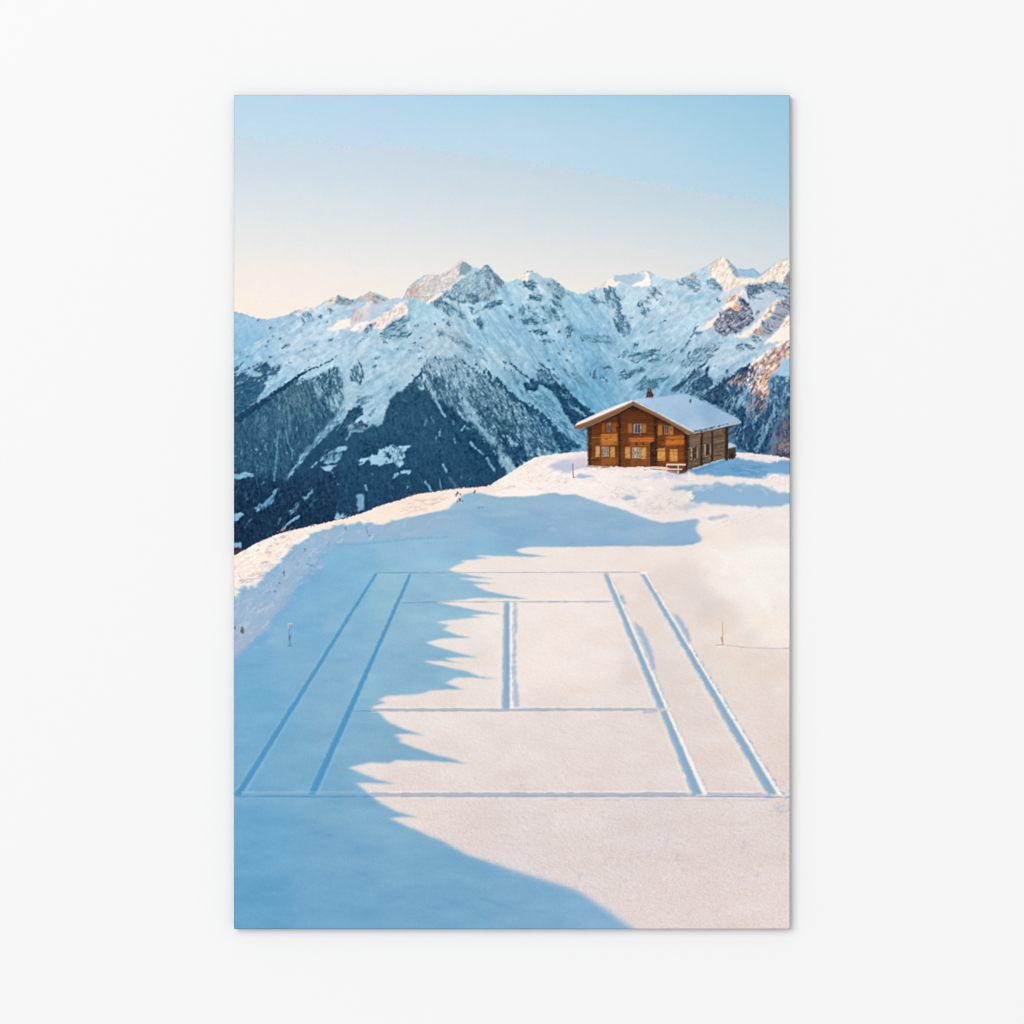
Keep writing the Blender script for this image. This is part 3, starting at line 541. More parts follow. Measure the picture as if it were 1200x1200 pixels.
gul(F((860, 440, 26), (950, 505, 12)), (122, 174, 202), .8, 1); gul(F((800, 400, 14), (840, 440, 20)), (104, 156, 186), .7, 1)
gul(F((560, 250, 10), (640, 290, 14)), (118, 168, 196), .7, 1)
stroke(F((740, 230, 22), (820, 330, 26), (920, 420, 34), (1010, 490, 20)), (36, 80, 112), .85, 1, 1, 52)
stroke(E((185, 905, 6), (245, 942, 8)), (76, 118, 146), .8, .7, .7, 53)
stroke(E((285, 945, 8), (340, 985, 14), (400, 1045, 12), (490, 1098, 22)), (52, 94, 124), .85, .7, .9, 54)
stroke(E((535, 935, 8), (600, 990, 12), (660, 1040, 18), (720, 1100, 18), (745, 1140, 18)), (60, 104, 132), .8, .8, 1, 55)
stroke(E((840, 950, 5), (870, 1040, 8), (960, 1130, 12)), (96, 144, 172), .6, 1, 1, 56)
rock(E((220, 980), (300, 1000), (380, 1060), (400, 1150), (340, 1160), (260, 1060)), (88, 134, 160), .42, 1.6, 80, 7, 1.4, .3, .85, seed=sd())
crags(E((540, 980), (640, 1040), (700, 1110), (560, 1110), (510, 1080)), (64, 110, 140), 1.0, sd(), 55)
rock(E((700, 1000), (860, 1000), (960, 1090), (980, 1180), (880, 1140)), (94, 142, 170), .4, 2, 45, 6, 1.8, .3, .85, seed=sd())
RR = [((360, 255), (400, 230), (490, 215), (502, 262), (482, 302), (435, 270)), ((450, 372), (500, 328), (585, 348), (570, 392), (500, 395)), ((640, 392), (722, 388), (745, 468), (690, 440)),
      ((360, 485), (398, 430), (422, 452), (402, 522)), ((268, 490), (322, 532), (290, 560)), ((388, 575), (440, 540), (545, 575), (530, 612), (440, 612)), ((458, 662), (540, 640), (604, 672), (560, 698)),
      ((555, 728), (665, 740), (600, 772)), ((600, 470), (680, 465), (715, 562), (650, 552)), ((768, 632), (820, 600), (842, 652), (790, 720)), ((745, 520), (792, 540), (750, 555)), ((560, 560), (622, 560), (590, 605)),
      ((60, 452), (150, 400), (222, 388), (205, 422), (90, 468)), ((-10, 550), (28, 555), (58, 645), (0, 612)), ((1005, 390), (1075, 405), (1040, 432)), ((480, 500), (520, 500), (500, 525)), ((540, 430), (590, 440), (570, 455)),
      ((695, 845), (730, 840), (728, 872)), ((735, 800), (765, 805), (755, 835)), ((780, 830), (822, 835), (810, 852)), ((975, 1045), (1022, 1000), (1052, 1040), (1030, 1092)), ((1055, 1055), (1145, 1080), (1100, 1112)),
      ((1070, 955), (1180, 965), (1150, 985), (1090, 975)), ((240, 420), (320, 420), (270, 440)), ((720, 985), (780, 990), (760, 1010)), ((800, 1030), (860, 1040), (840, 1060)), ((600, 905), (650, 915), (620, 930)), ((250, 690), (285, 700), (265, 712)), ((770, 910), (830, 925), (790, 935)), ((650, 990), (690, 1000), (670, 1015)), ((215, 960), (245, 965), (235, 1000)),
      ((560, 1010), (590, 1020), (575, 1060)), ((440, 440), (470, 450), (450, 480)), ((700, 640), (740, 670), (705, 672)), ((600, 770), (570, 770), (590, 780)), ((1020, 740), (1040, 750), (1030, 765))]
for p_ in RR:
    cx = sum(q[0] for q in p_) / len(p_); cy = sum(q[1] for q in p_) / len(p_)
    crags(E(*[(cx + (q[0] - cx) * 1.12, cy + (q[1] - cy) * 1.12) for q in p_]), (76, 122, 148), 1.0, sd())
crags(E((605, 222), (655, 193), (725, 250), (765, 312), (728, 385), (660, 345), (628, 300)), (112, 148, 166), 1.0, sd(), 60)
crags(E((630, 280), (720, 370), (728, 390), (660, 348)), (76, 118, 144), 1.0, sd(), 45)
rock(E((735, 330), (820, 315), (830, 340), (760, 370)), (130, 165, 184), .5, 1.2, 30, 5, 2, seed=sd())
rock(E((400, 430), (640, 420), (720, 560), (600, 620), (420, 560)), (104, 148, 171), .22, 2.5, 35, 4, 1.6, .25, .8, seed=sd())
crags(E((890, 720), (1010, 690), (1190, 720), (1200, 780), (1030, 760), (900, 740)), (108, 156, 184), 1.0, sd(), 20)
poly(E((350, 208), (360, 185), (430, 145), (457, 138), (446, 216), (390, 206)), (246, 226, 212), .6, .95, .7, seed=sd())
rock(E((352, 200), (410, 160), (430, 170), (380, 200)), (206, 182, 172), .6, .5, -25, 4, 1.4, seed=sd())
stroke(E((420, 134, 6), (480, 130, 7)), (120, 130, 140), .7, .5, .3)
poly(E((458, 140), (490, 135), (560, 178), (650, 195), (600, 215), (500, 215), (450, 215)), (160, 190, 207), 1, .7, 1, seed=sd())

# --- glacier bowl (tile G)
poly(G((228, 210), (330, 198), (450, 183), (480, 230), (380, 292), (300, 278), (220, 262)), (166, 192, 210), .8, .85, .8, seed=sd())
poly(G((70, 315), (120, 265), (165, 240), (222, 213), (215, 258), (295, 270), (240, 302), (180, 318), (120, 310)), (242, 226, 215), .8, .92, .8, seed=sd())
rock(G((90, 310), (130, 260), (160, 250), (150, 300)), (208, 198, 196), .6, .7, -40, 4, 1.6, seed=sd())
poly(G((478, 163), (532, 190), (543, 240), (527, 308), (378, 302), (420, 270), (480, 246), (502, 210)), (250, 234, 220), .7, .95, .6, seed=sd())
stroke(G((440, 180, 8), (485, 162, 8), (540, 190, 8), (545, 240, 6)), (192, 172, 160), .7, .6, .4, 60)
GG = [((10, 392), (60, 418), (95, 450), (60, 468), (35, 450)), ((150, 345), (220, 328), (272, 400), (268, 452), (200, 482), (150, 440)), ((250, 450), (275, 455), (284, 525), (228, 568)), ((228, 580), (312, 570), (352, 640), (342, 702), (290, 718), (238, 660)),
      ((425, 460), (462, 428), (482, 502), (522, 500), (512, 554), (460, 540)), ((580, 405), (625, 418), (600, 430)), ((600, 345), (655, 392), (620, 380)), ((380, 808), (435, 808), (400, 855)), ((375, 882), (430, 900), (540, 870), (635, 848), (545, 912), (420, 966), (375, 930)),
      ((320, 850), (345, 880), (310, 922), (255, 922), (300, 900)), ((558, 950), (700, 888), (765, 848), (640, 932), (570, 978)), ((295, 1050), (400, 1040), (505, 1015), (440, 1072), (300, 1115)), ((1128, 412), (1165, 410), (1140, 445)), ((470, 790), (495, 770), (480, 810)), ((635, 618), (680, 600), (650, 628)), ((530, 710), (580, 690), (550, 712)), ((360, 575), (395, 580), (370, 590)), ((300, 560), (330, 565), (315, 575)), ((640, 1080), (660, 1040), (650, 1090)), ((700, 980), (740, 940), (720, 985)), ((510, 970), (540, 950), (520, 975)), ((800, 880), (850, 840), (820, 885))]
for p_ in GG:
    cx = sum(q[0] for q in p_) / len(p_); cy = sum(q[1] for q in p_) / len(p_)
    crags(G(*[(cx + (q[0] - cx) * 1.1, cy + (q[1] - cy) * 1.1) for q in p_]), (78, 124, 151), 1.0, sd())
rock(G((20, 360), (100, 400), (160, 420), (140, 460), (40, 440)), RK, .45, 1.2, 20, 4, 2, seed=sd())
rock(G((290, 700), (350, 690), (350, 745), (300, 740)), RK, .5, 1, seed=sd())
crags(G((500, 335), (560, 318), (605, 340), (650, 390), (600, 365), (555, 390), (512, 450), (478, 462), (530, 390)), (112, 146, 166), 1.0, sd(), 40)
rock(G((610, 280), (650, 310), (640, 330), (615, 310)), (130, 156, 174), .6, .8, seed=sd())
crags(G((785, 285), (850, 220), (935, 188), (945, 250), (995, 322), (930, 354), (860, 312)), (108, 146, 168), 1.0, sd(), 25)
rock(G((860, 215), (930, 185), (940, 235), (880, 235)), (196, 176, 164), .7, .7, 60, 4, 1.6, seed=sd())
crags(G((1035, 255), (1110, 228), (1195, 312), (1172, 342), (1085, 332)), (104, 146, 170), 1.0, sd(), 25)
crags(G((5, 760), (210, 740), (220, 800), (40, 790)), (112, 158, 184), 1.0, sd(), 25)
rock(G((180, 840), (300, 830), (260, 860), (190, 870)), (112, 158, 184), .5, 1.2, -10, 5, 1.6, seed=sd())
rock(G((385, 1210), (470, 1088), (600, 1110), (720, 1090), (620, 1210)), (72, 120, 149), .55, 1.6, -40, 7, 2, .35, .9, seed=sd())
rock(G((610, 930), (760, 860), (900, 790), (760, 990), (560, 1060)), (120, 164, 188), .3, 2, -38, 9, 1.6, .3, .8, seed=sd())
stroke(G((960, 660, 10), (925, 690, 14), (900, 750, 18), (870, 800, 8), (810, 880, 6)), (84, 126, 152), .8, .8, 1, 61)
rock(G((940, 700), (1000, 690), (990, 725), (950, 730)), RK, .7, .8, -20, 5, 2, seed=sd())
crags(G((765, 975), (860, 930), (940, 860), (1100, 785), (1165, 820), (1085, 935), (960, 985), (850, 1025)), (84, 126, 154), 1.0, sd(), -38)
rock(G((700, 1190), (860, 1080), (1020, 960), (1060, 980), (1000, 1080), (1090, 1105), (1150, 1180), (1000, 1330), (860, 1240), (760, 1250)), (74, 114, 145), .58, 2, -45, 7, 2.2, .33, .9, seed=sd())
stroke(G((740, 1215, 22), (840, 1150, 22), (920, 1065, 18), (1030, 975, 8)), (52, 88, 118), .85, .9, 1.1, 62)
rock(G((900, 1155), (1000, 1090), (1065, 990), (1050, 1100), (1095, 1110), (1065, 1215), (920, 1215)), (54, 92, 124), .85, 1.2, -45, 6, 2.4, .35, .95, seed=sd())
rock(G((1120, 1200), (1200, 1110), (1260, 1120), (1180, 1220)), (56, 92, 122), .6, 1.2, -45, 6, 2, seed=sd())
poly(G((970, 690), (1100, 590), (1195, 508), (1205, 540), (1110, 642), (1020, 680)), (240, 224, 214), .8, .92, .8, seed=sd())

# --- sunlit eastern summits (tile H)
peak = Hh((455, 150), (500, 90), (580, 43), (632, 80), (645, 150), (682, 205), (700, 245), (800, 228), (880, 250), (930, 200), (1010, 130), (1180, 48), (1180, 110), (1125, 230), (1100, 272), (1000, 258), (890, 290), (780, 290), (700, 312), (590, 362), (580, 300), (540, 270), (520, 240), (462, 222))
poly(peak, (236, 218, 203), .7, .97, .8, seed=sd())
rock(peak, (206, 192, 184), .4, 1, -60, 8, 1.8, .35, .8, seed=sd())
rock(peak, (247, 232, 216), .35, 1, -50, 7, 2, .35, .8, seed=sd())
rock(Hh((460, 150), (500, 90), (560, 60), (540, 130), (490, 220)), (196, 184, 180), .6, .8, -65, 7, 1.6, .35, .8, seed=sd())
poly(Hh((585, 43), (650, 88), (705, 158), (722, 205), (690, 222), (660, 160), (632, 130), (620, 80)), (146, 164, 180), .7, .92, .8, seed=sd())
poly(Hh((700, 158), (850, 149), (918, 200), (862, 234), (790, 220), (722, 214)), (146, 187, 209), .6, .95, .6, seed=sd())
stroke(Hh((700, 156, 5), (850, 150, 7), (910, 195, 6)), (120, 155, 176), .6, .5, .3)
rock(Hh((1100, 272), (1180, 110), (1180, 300), (1120, 285)), (150, 140, 145), .7, .8, -65, 5, 2, seed=sd())
poly(Hh((800, 300), (1000, 262), (1180, 300), (1180, 400), (1050, 430), (950, 510), (890, 560), (850, 540), (840, 440), (780, 350)), (180, 198, 213), 1, .85, 1, seed=sd())
crags(Hh((775, 300), (850, 288), (1000, 262), (1180, 298), (1180, 405), (1090, 405), (1000, 335), (900, 355), (860, 372), (842, 450), (780, 350)), (112, 136, 158), 1.0, sd(), 12)
crags(Hh((800, 300), (900, 300), (960, 330), (860, 370), (820, 420), (790, 340)), (88, 108, 134), 1.0, sd(), 60)
stroke(Hh((850, 405, 6), (925, 415, 4)), (120, 135, 155), .7, .6, .5)
rock(Hh((860, 530), (900, 510), (905, 550), (880, 560)), (112, 132, 154), .7, .8, seed=sd())
poly(Hh((600, 350), (700, 310), (780, 295), (760, 340), (700, 365), (620, 430)), (214, 208, 208), 1, .7, 1, seed=sd())
poly(Hh((380, 690), (450, 618), (560, 540), (600, 460), (700, 365), (762, 335), (775, 360), (722, 400), (695, 450), (722, 500), (700, 545), (650, 490), (560, 575), (490, 655)), (241, 221, 207), .7, .95, 1, seed=sd())
rock(Hh((600, 470), (640, 400), (720, 350), (690, 420), (640, 460)), (196, 160, 142), .5, .8, -50, 5, 1.8, seed=sd())
pyr = Hh((715, 400), (800, 465), (862, 580), (790, 655), (720, 695), (650, 725), (600, 745), (530, 705), (488, 650), (540, 570), (605, 505), (645, 485), (700, 540), (722, 460))
poly(pyr, (126, 136, 156), .8, .92, 1, seed=sd())
rock(pyr, (80, 96, 122), .52, 1, 45, 5, 1.6, .45, .9, seed=sd())
rock(pyr, (150, 130, 128), .18, 1, -55, 4, 1.4, .3, .7, seed=sd())
rock(pyr, (190, 196, 208), .28, 1, -40, 5, 1.2, .3, .85, seed=sd())
rock(Hh((650, 490), (700, 440), (725, 500), (705, 545), (665, 510)), (216, 160, 130), .85, .7, 60, 4, 2, seed=sd())
crags(Hh((730, 400), (800, 440), (848, 520), (800, 500)), (78, 96, 124), 1.0, sd(), 50)
stroke(Hh((765, 365, 16), (805, 440, 18), (848, 535, 10)), (196, 204, 214), .85, .8, .7, 63)
stroke(Hh((720, 460, 6), (790, 510, 9), (860, 580, 6)), (176, 186, 200), .8, .7, .6, 64)
poly(Hh((670, 760), (800, 680), (930, 550), (1050, 428), (1075, 450), (1005, 560), (935, 605), (885, 685), (800, 745)), (243, 222, 207), .8, .95, 1, seed=sd())
rock(Hh((930, 560), (1040, 440), (1060, 460), (960, 570)), (206, 160, 138), .5, .7, -48, 5, 1.6, seed=sd())
sh2 = Hh((1062, 455), (1180, 395), (1180, 520), (1100, 645), (1000, 725), (930, 765), (895, 700), (932, 620), (1005, 560))
poly(sh2, (180, 186, 198), .9, .9, 1, seed=sd())
crags(sh2, (112, 120, 140), 1.0, sd(), 40)
rock(Hh((860, 680), (910, 650), (950, 730), (900, 745), (850, 720)), (186, 148, 130), .6, .9, 50, 5, 2, seed=sd())
poly(Hh((935, 795), (1060, 690), (1110, 620), (1180, 520), (1180, 765), (1060, 792)), (246, 227, 213), .8, .95, 1, seed=sd())
rock(Hh((1080, 660), (1180, 530), (1180, 620), (1110, 680)), (214, 176, 154), .5, 1, -50, 6, 1.8, seed=sd())
crags(Hh((812, 760), (870, 735), (925, 780), (910, 800), (850, 800)), (104, 122, 146), 1.0, sd(), 30)
crags(Hh((705, 830), (760, 795), (860, 850), (800, 862), (720, 880)), (106, 136, 160), 1.0, sd(), 15)
rock(Hh((640, 900), (665, 895), (655, 920)), RK, .8, .7, seed=sd()); rock(Hh((590, 1050), (640, 1030), (610, 1080)), RK2, .7, 1, seed=sd())
rid4 = Hh((815, 1000), (930, 915), (1060, 818), (1180, 755), (1180, 935), (1085, 955), (1010, 1060), (940, 1100), (880, 1200), (860, 1260), (780, 1150), (600, 1180), (700, 1085))
poly(rid4, (238, 216, 202), .9, .92, 1.2, seed=sd())
rock(rid4, (170, 128, 112), .42, 1.2, -50, 6, 2.0, .33, .88, seed=sd())
rock(rid4, (120, 118, 134), .22, 1.2, -60, 6, 2.0, .3, .8, seed=sd())
stroke(Hh((815, 1000, 6), (930, 915, 14), (1060, 820, 18), (1180, 750, 24)), (249, 230, 214), .9, .8, .8, 65)
poly(Hh((1085, 955), (1180, 935), (1180, 1110), (1050, 1085), (1010, 1065)), (152, 191, 219), 1, .9, 1, seed=sd())
rock(I((560, 380), (740, 255), (830, 205), (880, 270), (800, 450), (700, 570), (640, 650), (590, 600), (370, 510)), (48, 80, 110), .85, 1.4, -55, 7, 2.6, .35, .95, seed=sd())
rock(I((600, 350), (740, 260), (860, 240), (860, 330), (760, 420), (660, 420)), (206, 176, 162), .32, 1.6, -60, 5, 1.6, .3, .8, seed=sd())
rock(I((620, 380), (760, 320), (860, 250), (840, 380), (730, 470)), (150, 176, 200), .35, 2, 70, 6, 1.8, .3, .8, seed=sd())
rock(I((590, 390), (640, 400), (690, 480), (690, 580), (650, 650), (625, 620), (650, 540), (630, 470)), (132, 178, 204), .7, 1.2, 75, 8, 2, .4, .85, seed=sd()); rock(I((780, 400), (850, 410), (800, 470), (720, 560), (650, 640), (660, 570), (720, 490)), (140, 182, 206), .7, 1.2, -50, 8, 2, .4, .85, seed=sd())
poly(I((870, 340), (830, 420), (790, 440), (850, 300), (900, 240), (960, 220), (900, 300)), (180, 190, 205), 1, .7, 1.5, seed=sd())
stroke(I((830, 190, 4), (760, 240, 22), (660, 310, 26), (560, 375, 30), (470, 440, 20), (380, 500, 20)), (52, 84, 114), .9, .9, 1, 66)
brown = I((855, 370), (940, 300), (1060, 175), (1105, 195), (1000, 285), (972, 340), (985, 455), (925, 510), (870, 430))
poly(brown, (226, 186, 162), .9, .9, 1.4, seed=sd())
rock(brown, (158, 112, 96), .42, 1, -55, 5, 1.8, .33, .85, seed=sd()); rock(brown, (246, 226, 210), .32, 1, -50, 5, 1.8, .33, .85, seed=sd())
rock(I((985, 330), (1050, 290), (1180, 320), (1180, 570), (1060, 660), (1000, 570), (985, 450)), (56, 102, 134), .62, 1.6, 80, 7, 2.2, .33, .92, seed=sd())
poly(I((640, 650), (720, 560), (800, 590), (850, 680), (950, 620), (1000, 560), (1080, 640), (1010, 800), (1000, 980), (830, 1000), (700, 930), (620, 800), (740, 720)), (62, 104, 138), 2, .8, 2, seed=sd())
rock(I((640, 650), (720, 560), (800, 590), (850, 680), (950, 620), (1000, 560), (1080, 640), (1010, 800), (1000, 990), (830, 1000), (700, 930), (620, 800), (740, 720)), (42, 76, 110), .66, 1.6, 80, 9, 2.4, .4, .92, seed=sd())
rock(I((690, 600), (780, 540), (900, 480), (960, 500), (900, 640), (830, 680), (770, 580)), (176, 152, 148), .38, 1.8, -70, 6, 1.8, .33, .85, seed=sd())
rock(I((860, 480), (960, 470), (960, 560), (880, 640), (850, 600)), (64, 84, 112), .5, 1.5, -70, 6, 2, .33, .85, seed=sd())
gul(I((805, 560, 34), (785, 690, 24), (755, 810, 18)), (116, 160, 188), .5, 1.4)
gul(I((1040, 590, 44), (1000, 700, 40), (950, 770, 56), (905, 890, 40), (860, 985, 30)), (122, 168, 196), .65, 2.4)
gul(I((1100, 600, 20), (1050, 690, 24), (980, 760, 22)), (118, 170, 200), .5, 1.8)
gul(I((660, 770, 20), (675, 880, 16)), (94, 148, 182), .5, 1.8); gul(I((840, 700, 30), (850, 760, 12)), (112, 160, 190), .6, 1.4); gul(I((1000, 880, 10), (950, 980, 10)), (84, 136, 170), .6, 1)
fan3 = lambda px, py: 118 - (px - 850) * .35
FL3 = I((600, 420), (760, 330), (860, 330), (960, 450), (1060, 460), (1180, 330), (1180, 640), (1060, 800), (1000, 980), (830, 990), (640, 800), (580, 560))
hatch(FL3, 120, [(46, 80, 112), (54, 92, 124), (40, 72, 104), (70, 96, 122)], fan3, 14, (5, 14), (1, 2.6), 41, (.45, .9))
hatch(FL3, 60, [(140, 180, 204), (126, 168, 194), (150, 184, 204)], fan3, 10, (6, 16), (.8, 2.0), 42, (.4, .8))
hatch(I((800, 430), (960, 440), (1000, 540), (900, 660), (830, 660), (790, 560)), 40, [(164, 138, 132), (140, 118, 120), (196, 176, 170), (76, 84, 104)], 125, 14, (4, 10), (.8, 2.0), 43, (.5, .9))
brn2 = I((1040, 760), (1180, 580), (1180, 1040), (1080, 1015), (970, 990), (1040, 900))
rock(brn2, (118, 108, 124), .6, 2.2, -45, 7, 2.2, .4, .85, seed=sd()); rock(brn2, (56, 82, 112), .4, 2, 80, 7, 2.2, .4, .8, seed=sd())
rock(I((1040, 950), (1100, 880), (1180, 820), (1180, 1000), (1060, 1000)), (168, 134, 126), .5, 1.6, -35, 6, 2, .35, .8, seed=sd())
rock(I((980, 1000), (1060, 960), (1180, 960), (1180, 1050), (1060, 1020)), (66, 74, 96), .6, 1.6, -20, 6, 2, .35, .85, seed=sd())

hatch(rid4, 70, [(176, 130, 110), (150, 116, 108), (250, 232, 216), (110, 104, 118)], 125, 14, (3, 9), (.8, 1.9), 51, (.5, .9))
hatch(brown, 46, [(150, 104, 88), (190, 142, 118), (252, 234, 218), (214, 170, 144)], 120, 14, (3, 8), (.8, 1.8), 52, (.5, .9))
hatch(peak, 60, [(206, 188, 178), (250, 236, 222), (218, 198, 186)], 112, 16, (4, 12), (.7, 1.8), 53, (.4, .8))
hatch(pyr, 46, [(70, 86, 114), (88, 102, 126), (180, 186, 200), (60, 78, 106)], 40, 22, (3, 10), (.8, 2.0), 54, (.5, .9))
hatch(ridge_w, 40, [(206, 190, 188), (222, 200, 190), (252, 238, 228)], -52, 14, (3, 9), (.7, 1.6), 55, (.4, .8))
hatch(block, 60, [(176, 172, 172), (228, 218, 210), (190, 176, 166)], -55, 16, (3, 9), (.7, 1.6), 56, (.4, .8))
hatch(horn + mass, 70, [(84, 122, 144), (100, 138, 158), (178, 202, 214)], 65, 24, (3, 9), (.7, 1.8), 57, (.4, .85))
# crags and wind ripple over every slope
def emboss(c, s_, sx, sy, seed, amp, msk):
    u = (x * c + y * s_) / sx; v = (-x * s_ + y * c) / sy
    g = fbm(u, v, 4, seed, .7) - fbm(u + .9 * c / sx + .6 * s_ / sx, v - .9 * s_ / sy + .6 * c / sy, 4, seed, .7)
    img[:] += (np.clip(g, -2, 2) * amp * msk)[..., None] * np.array([1.1, 1, .9], np.float32)
up = sstep(560, 420, y)
lum = img.mean(2); rough_ = np.clip(.45 + (175 - lum) / 90, .3, 1.1) * np.clip((lum - 70) / 60, .25, 1); rough_ = blur(rough_, 1.5 * S)
emboss(.85, -.53, 9, 4, 61, 4, (1 - east) * up * rough_); emboss(.62, .78, 9, 4, 62, 4, east * (1 - sstep(700, 760, x)) * up * rough_); emboss(.77, -.64, 9, 4, 63, 4, sstep(700, 760, x) * up * rough_)
del lum, rough_
img[:] += .30 * (img - blur(img, 2.6 * S))
pv = img.mean(2, keepdims=True); img[:] = img + (pv - img) * .07 * (img[..., 2:3] > img[..., 0:1]) + (pv - 138) * .13 + 2.5 * sstep(120, 170, pv)
del pv
# fine grain of the far slopes, then the sky back in above the crest
dk = np.clip((150 - img.mean(2)) / 80, 0.25, .7)
img += (fbm(x / 1.1, y / 1.3, 2, 71) * 4.0 * dk)[..., None]
img += (fbm(x / 3.0, y / 3.2, 2, 72) * 3.0)[..., None]
img[:] = blur(img, 0.4 * S)
img[:] = sky_copy * (1 - mt_mask[..., None]) + img * mt_mask[..., None]
del sky_copy
mount_copy = img.copy()

# ------------------------------------------------------------------ snow field
SOFT[0] = 1.4; ANIS[:] = [2.0, .75]
lit = [(280, 660, (250, 236, 224)), (330, 640, (248, 233, 221)), (420, 608, (248, 230, 216)), (500, 590, (247, 228, 214)), (560, 575, (244, 226, 216)), (600, 565, (249, 238, 228)), (640, 550, (245, 234, 227)),
       (700, 560, (244, 233, 228)), (740, 580, (238, 227, 222)), (800, 600, (234, 223, 219)), (780, 625, (236, 224, 217)), (840, 630, (240, 228, 219)), (880, 610, (236, 226, 221)), (920, 600, (238, 230, 225)), (890, 660, (241, 236, 229)), (920, 690, (240, 236, 229)), (860, 680, (241, 233, 225)),
       (840, 720, (228, 215, 206)), (800, 690, (226, 213, 206)), (900, 740, (240, 230, 220)), (900, 775, (229, 215, 206)), (700, 655, (234, 222, 215)), (600, 665, (233, 222, 216)), (640, 755, (239, 227, 219)), (620, 740, (236, 225, 217)), (700, 760, (236, 224, 217)), (520, 770, (231, 221, 216)),
       (650, 860, (227, 215, 211)), (760, 800, (225, 213, 208)), (820, 820, (224, 212, 206)), (880, 850, (226, 212, 205)), (500, 830, (231, 220, 215)), (500, 900, (227, 215, 210)), (700, 900, (226, 213, 209)), (600, 980, (221, 209, 207)), (750, 980, (220, 208, 206)), (880, 980, (222, 209, 205)),
       (800, 1050, (223, 209, 206)), (900, 1070, (225, 210, 205))]
shade = [(290, 1070, (98, 157, 197)), (400, 1070, (107, 161, 198)), (520, 1070, (113, 164, 199)), (620, 1060, (120, 166, 201)), (700, 1080, (126, 170, 205)), (290, 980, (103, 161, 200)), (420, 1000, (112, 164, 199)), (520, 1010, (116, 166, 200)), (450, 955, (120, 168, 200)), (290, 900, (112, 166, 202)), (360, 900, (116, 168, 201)), (400, 860, (124, 170, 201)),
         (460, 880, (126, 170, 199)), (300, 830, (112, 168, 204)), (380, 800, (126, 173, 203)), (450, 790, (134, 179, 205)), (490, 780, (132, 176, 203)), (400, 740, (130, 176, 207)), (470, 730, (138, 181, 206)), (460, 690, (141, 185, 209)), (520, 690, (141, 183, 209)), (400, 690, (122, 174, 208)), (360, 740, (116, 170, 206)), (500, 655, (141, 186, 212)), (420, 660, (126, 178, 211)),
         (300, 735, (118, 170, 206)), (360, 680, (116, 170, 207)), (420, 640, (128, 176, 208)), (460, 632, (136, 180, 209)), (300, 770, (114, 168, 205)), (325, 745, (128, 174, 207)), (350, 715, (122, 173, 208)), (400, 655, (120, 173, 209)),
         (530, 615, (142, 178, 206)), (600, 600, (140, 177, 205)), (650, 595, (141, 176, 205)), (700, 605, (143, 178, 206)), (760, 620, (143, 176, 205)), (800, 630, (136, 172, 204)), (600, 630, (131, 173, 205)), (720, 633, (134, 172, 204)), (500, 630, (138, 180, 208)), (570, 645, (134, 180, 210)),
         (860, 590, (138, 177, 208)), (900, 580, (136, 176, 207)), (900, 550, (110, 164, 202)), (840, 550, (100, 158, 196)), (810, 575, (165, 190, 216)), (660, 545, (178, 186, 212)), (920, 560, (128, 174, 208))]
Lf = field(lit, p=2.2, eps=120) + np.float32(4)
Sf = field(shade, p=2.2, eps=120) + np.array([6, 5, 2.5], np.float32)
Z1 = lambda *p: T(265, 600, 5, *p)
Z2 = lambda *p: T(465, 430, 5, *p)
Z3 = lambda *p: T(690, 430, 5, *p)
Z4 = lambda *p: T(465, 600, 5, *p)
Z6 = lambda *p: T(265, 820, 4.2857, *p)
Z7 = lambda *p: T(465, 820, 4.2857, *p)
Z8 = lambda *p: T(670, 820, 4.2857, *p)
top_edge = [(266, 710)] + Z1((40, 510), (62, 492), (78, 470), (60, 452), (110, 440), (200, 442), (160, 428), (220, 402), (225, 380), (240, 352), (260, 345), (250, 330), (300, 308), (330, 270), (345, 262), (390, 212), (400, 185), (455, 180), (480, 142), (500, 120), (520, 108), (600, 100), (640, 76), (740, 70), (800, 68), (860, 60), (890, 68), (920, 65), (1000, 50), (1080, 22)) \
    + Z2((60, 885), (200, 855), (225, 848), (300, 832), (330, 800), (360, 785), (378, 760), (400, 742), (460, 735), (500, 740), (560, 755), (620, 762), (700, 760), (800, 755), (860, 743), (930, 735), (960, 750), (1040, 745), (1100, 765), (1160, 788)) \
    + Z3((0, 770), (60, 795), (130, 815), (210, 838), (290, 870), (370, 900), (430, 912), (520, 906), (600, 892), (636, 888), (650, 905), (625, 940), (636, 968), (664, 1000), (650, 1025), (600, 1043), (480, 1050), (300, 1050), (0, 1052))
jag = Z4((1200, 203), (900, 205), (780, 205), (730, 212), (690, 226), (730, 240), (800, 250), (880, 260), (780, 263), (600, 258), (450, 254), (480, 262), (540, 270), (480, 277), (370, 286), (400, 295), (360, 305), (330, 322), (300, 337), (340, 350), (440, 372), (575, 392), (450, 388), (360, 389), (440, 405), (590, 422), (500, 420), (445, 425), (520, 462), (640, 487), (770, 511), (600, 504), (440, 504), (380, 515), (240, 528), (400, 562), (620, 601), (500, 597), (430, 605), (455, 612), (510, 620), (440, 621), (340, 630), (235, 645), (270, 655), (310, 665), (270, 690), (360, 720), (440, 739), (330, 737), (250, 744), (170, 765), (250, 795), (350, 822), (470, 851), (380, 852), (270, 856), (320, 872), (385, 889), (280, 874), (155, 873), (230, 895), (400, 930), (480, 962), (595, 979), (470, 971), (350, 969), (285, 1000), (330, 1020), (400, 1041), (300, 1039), (200, 1047), (130, 1068), (0, 1072))
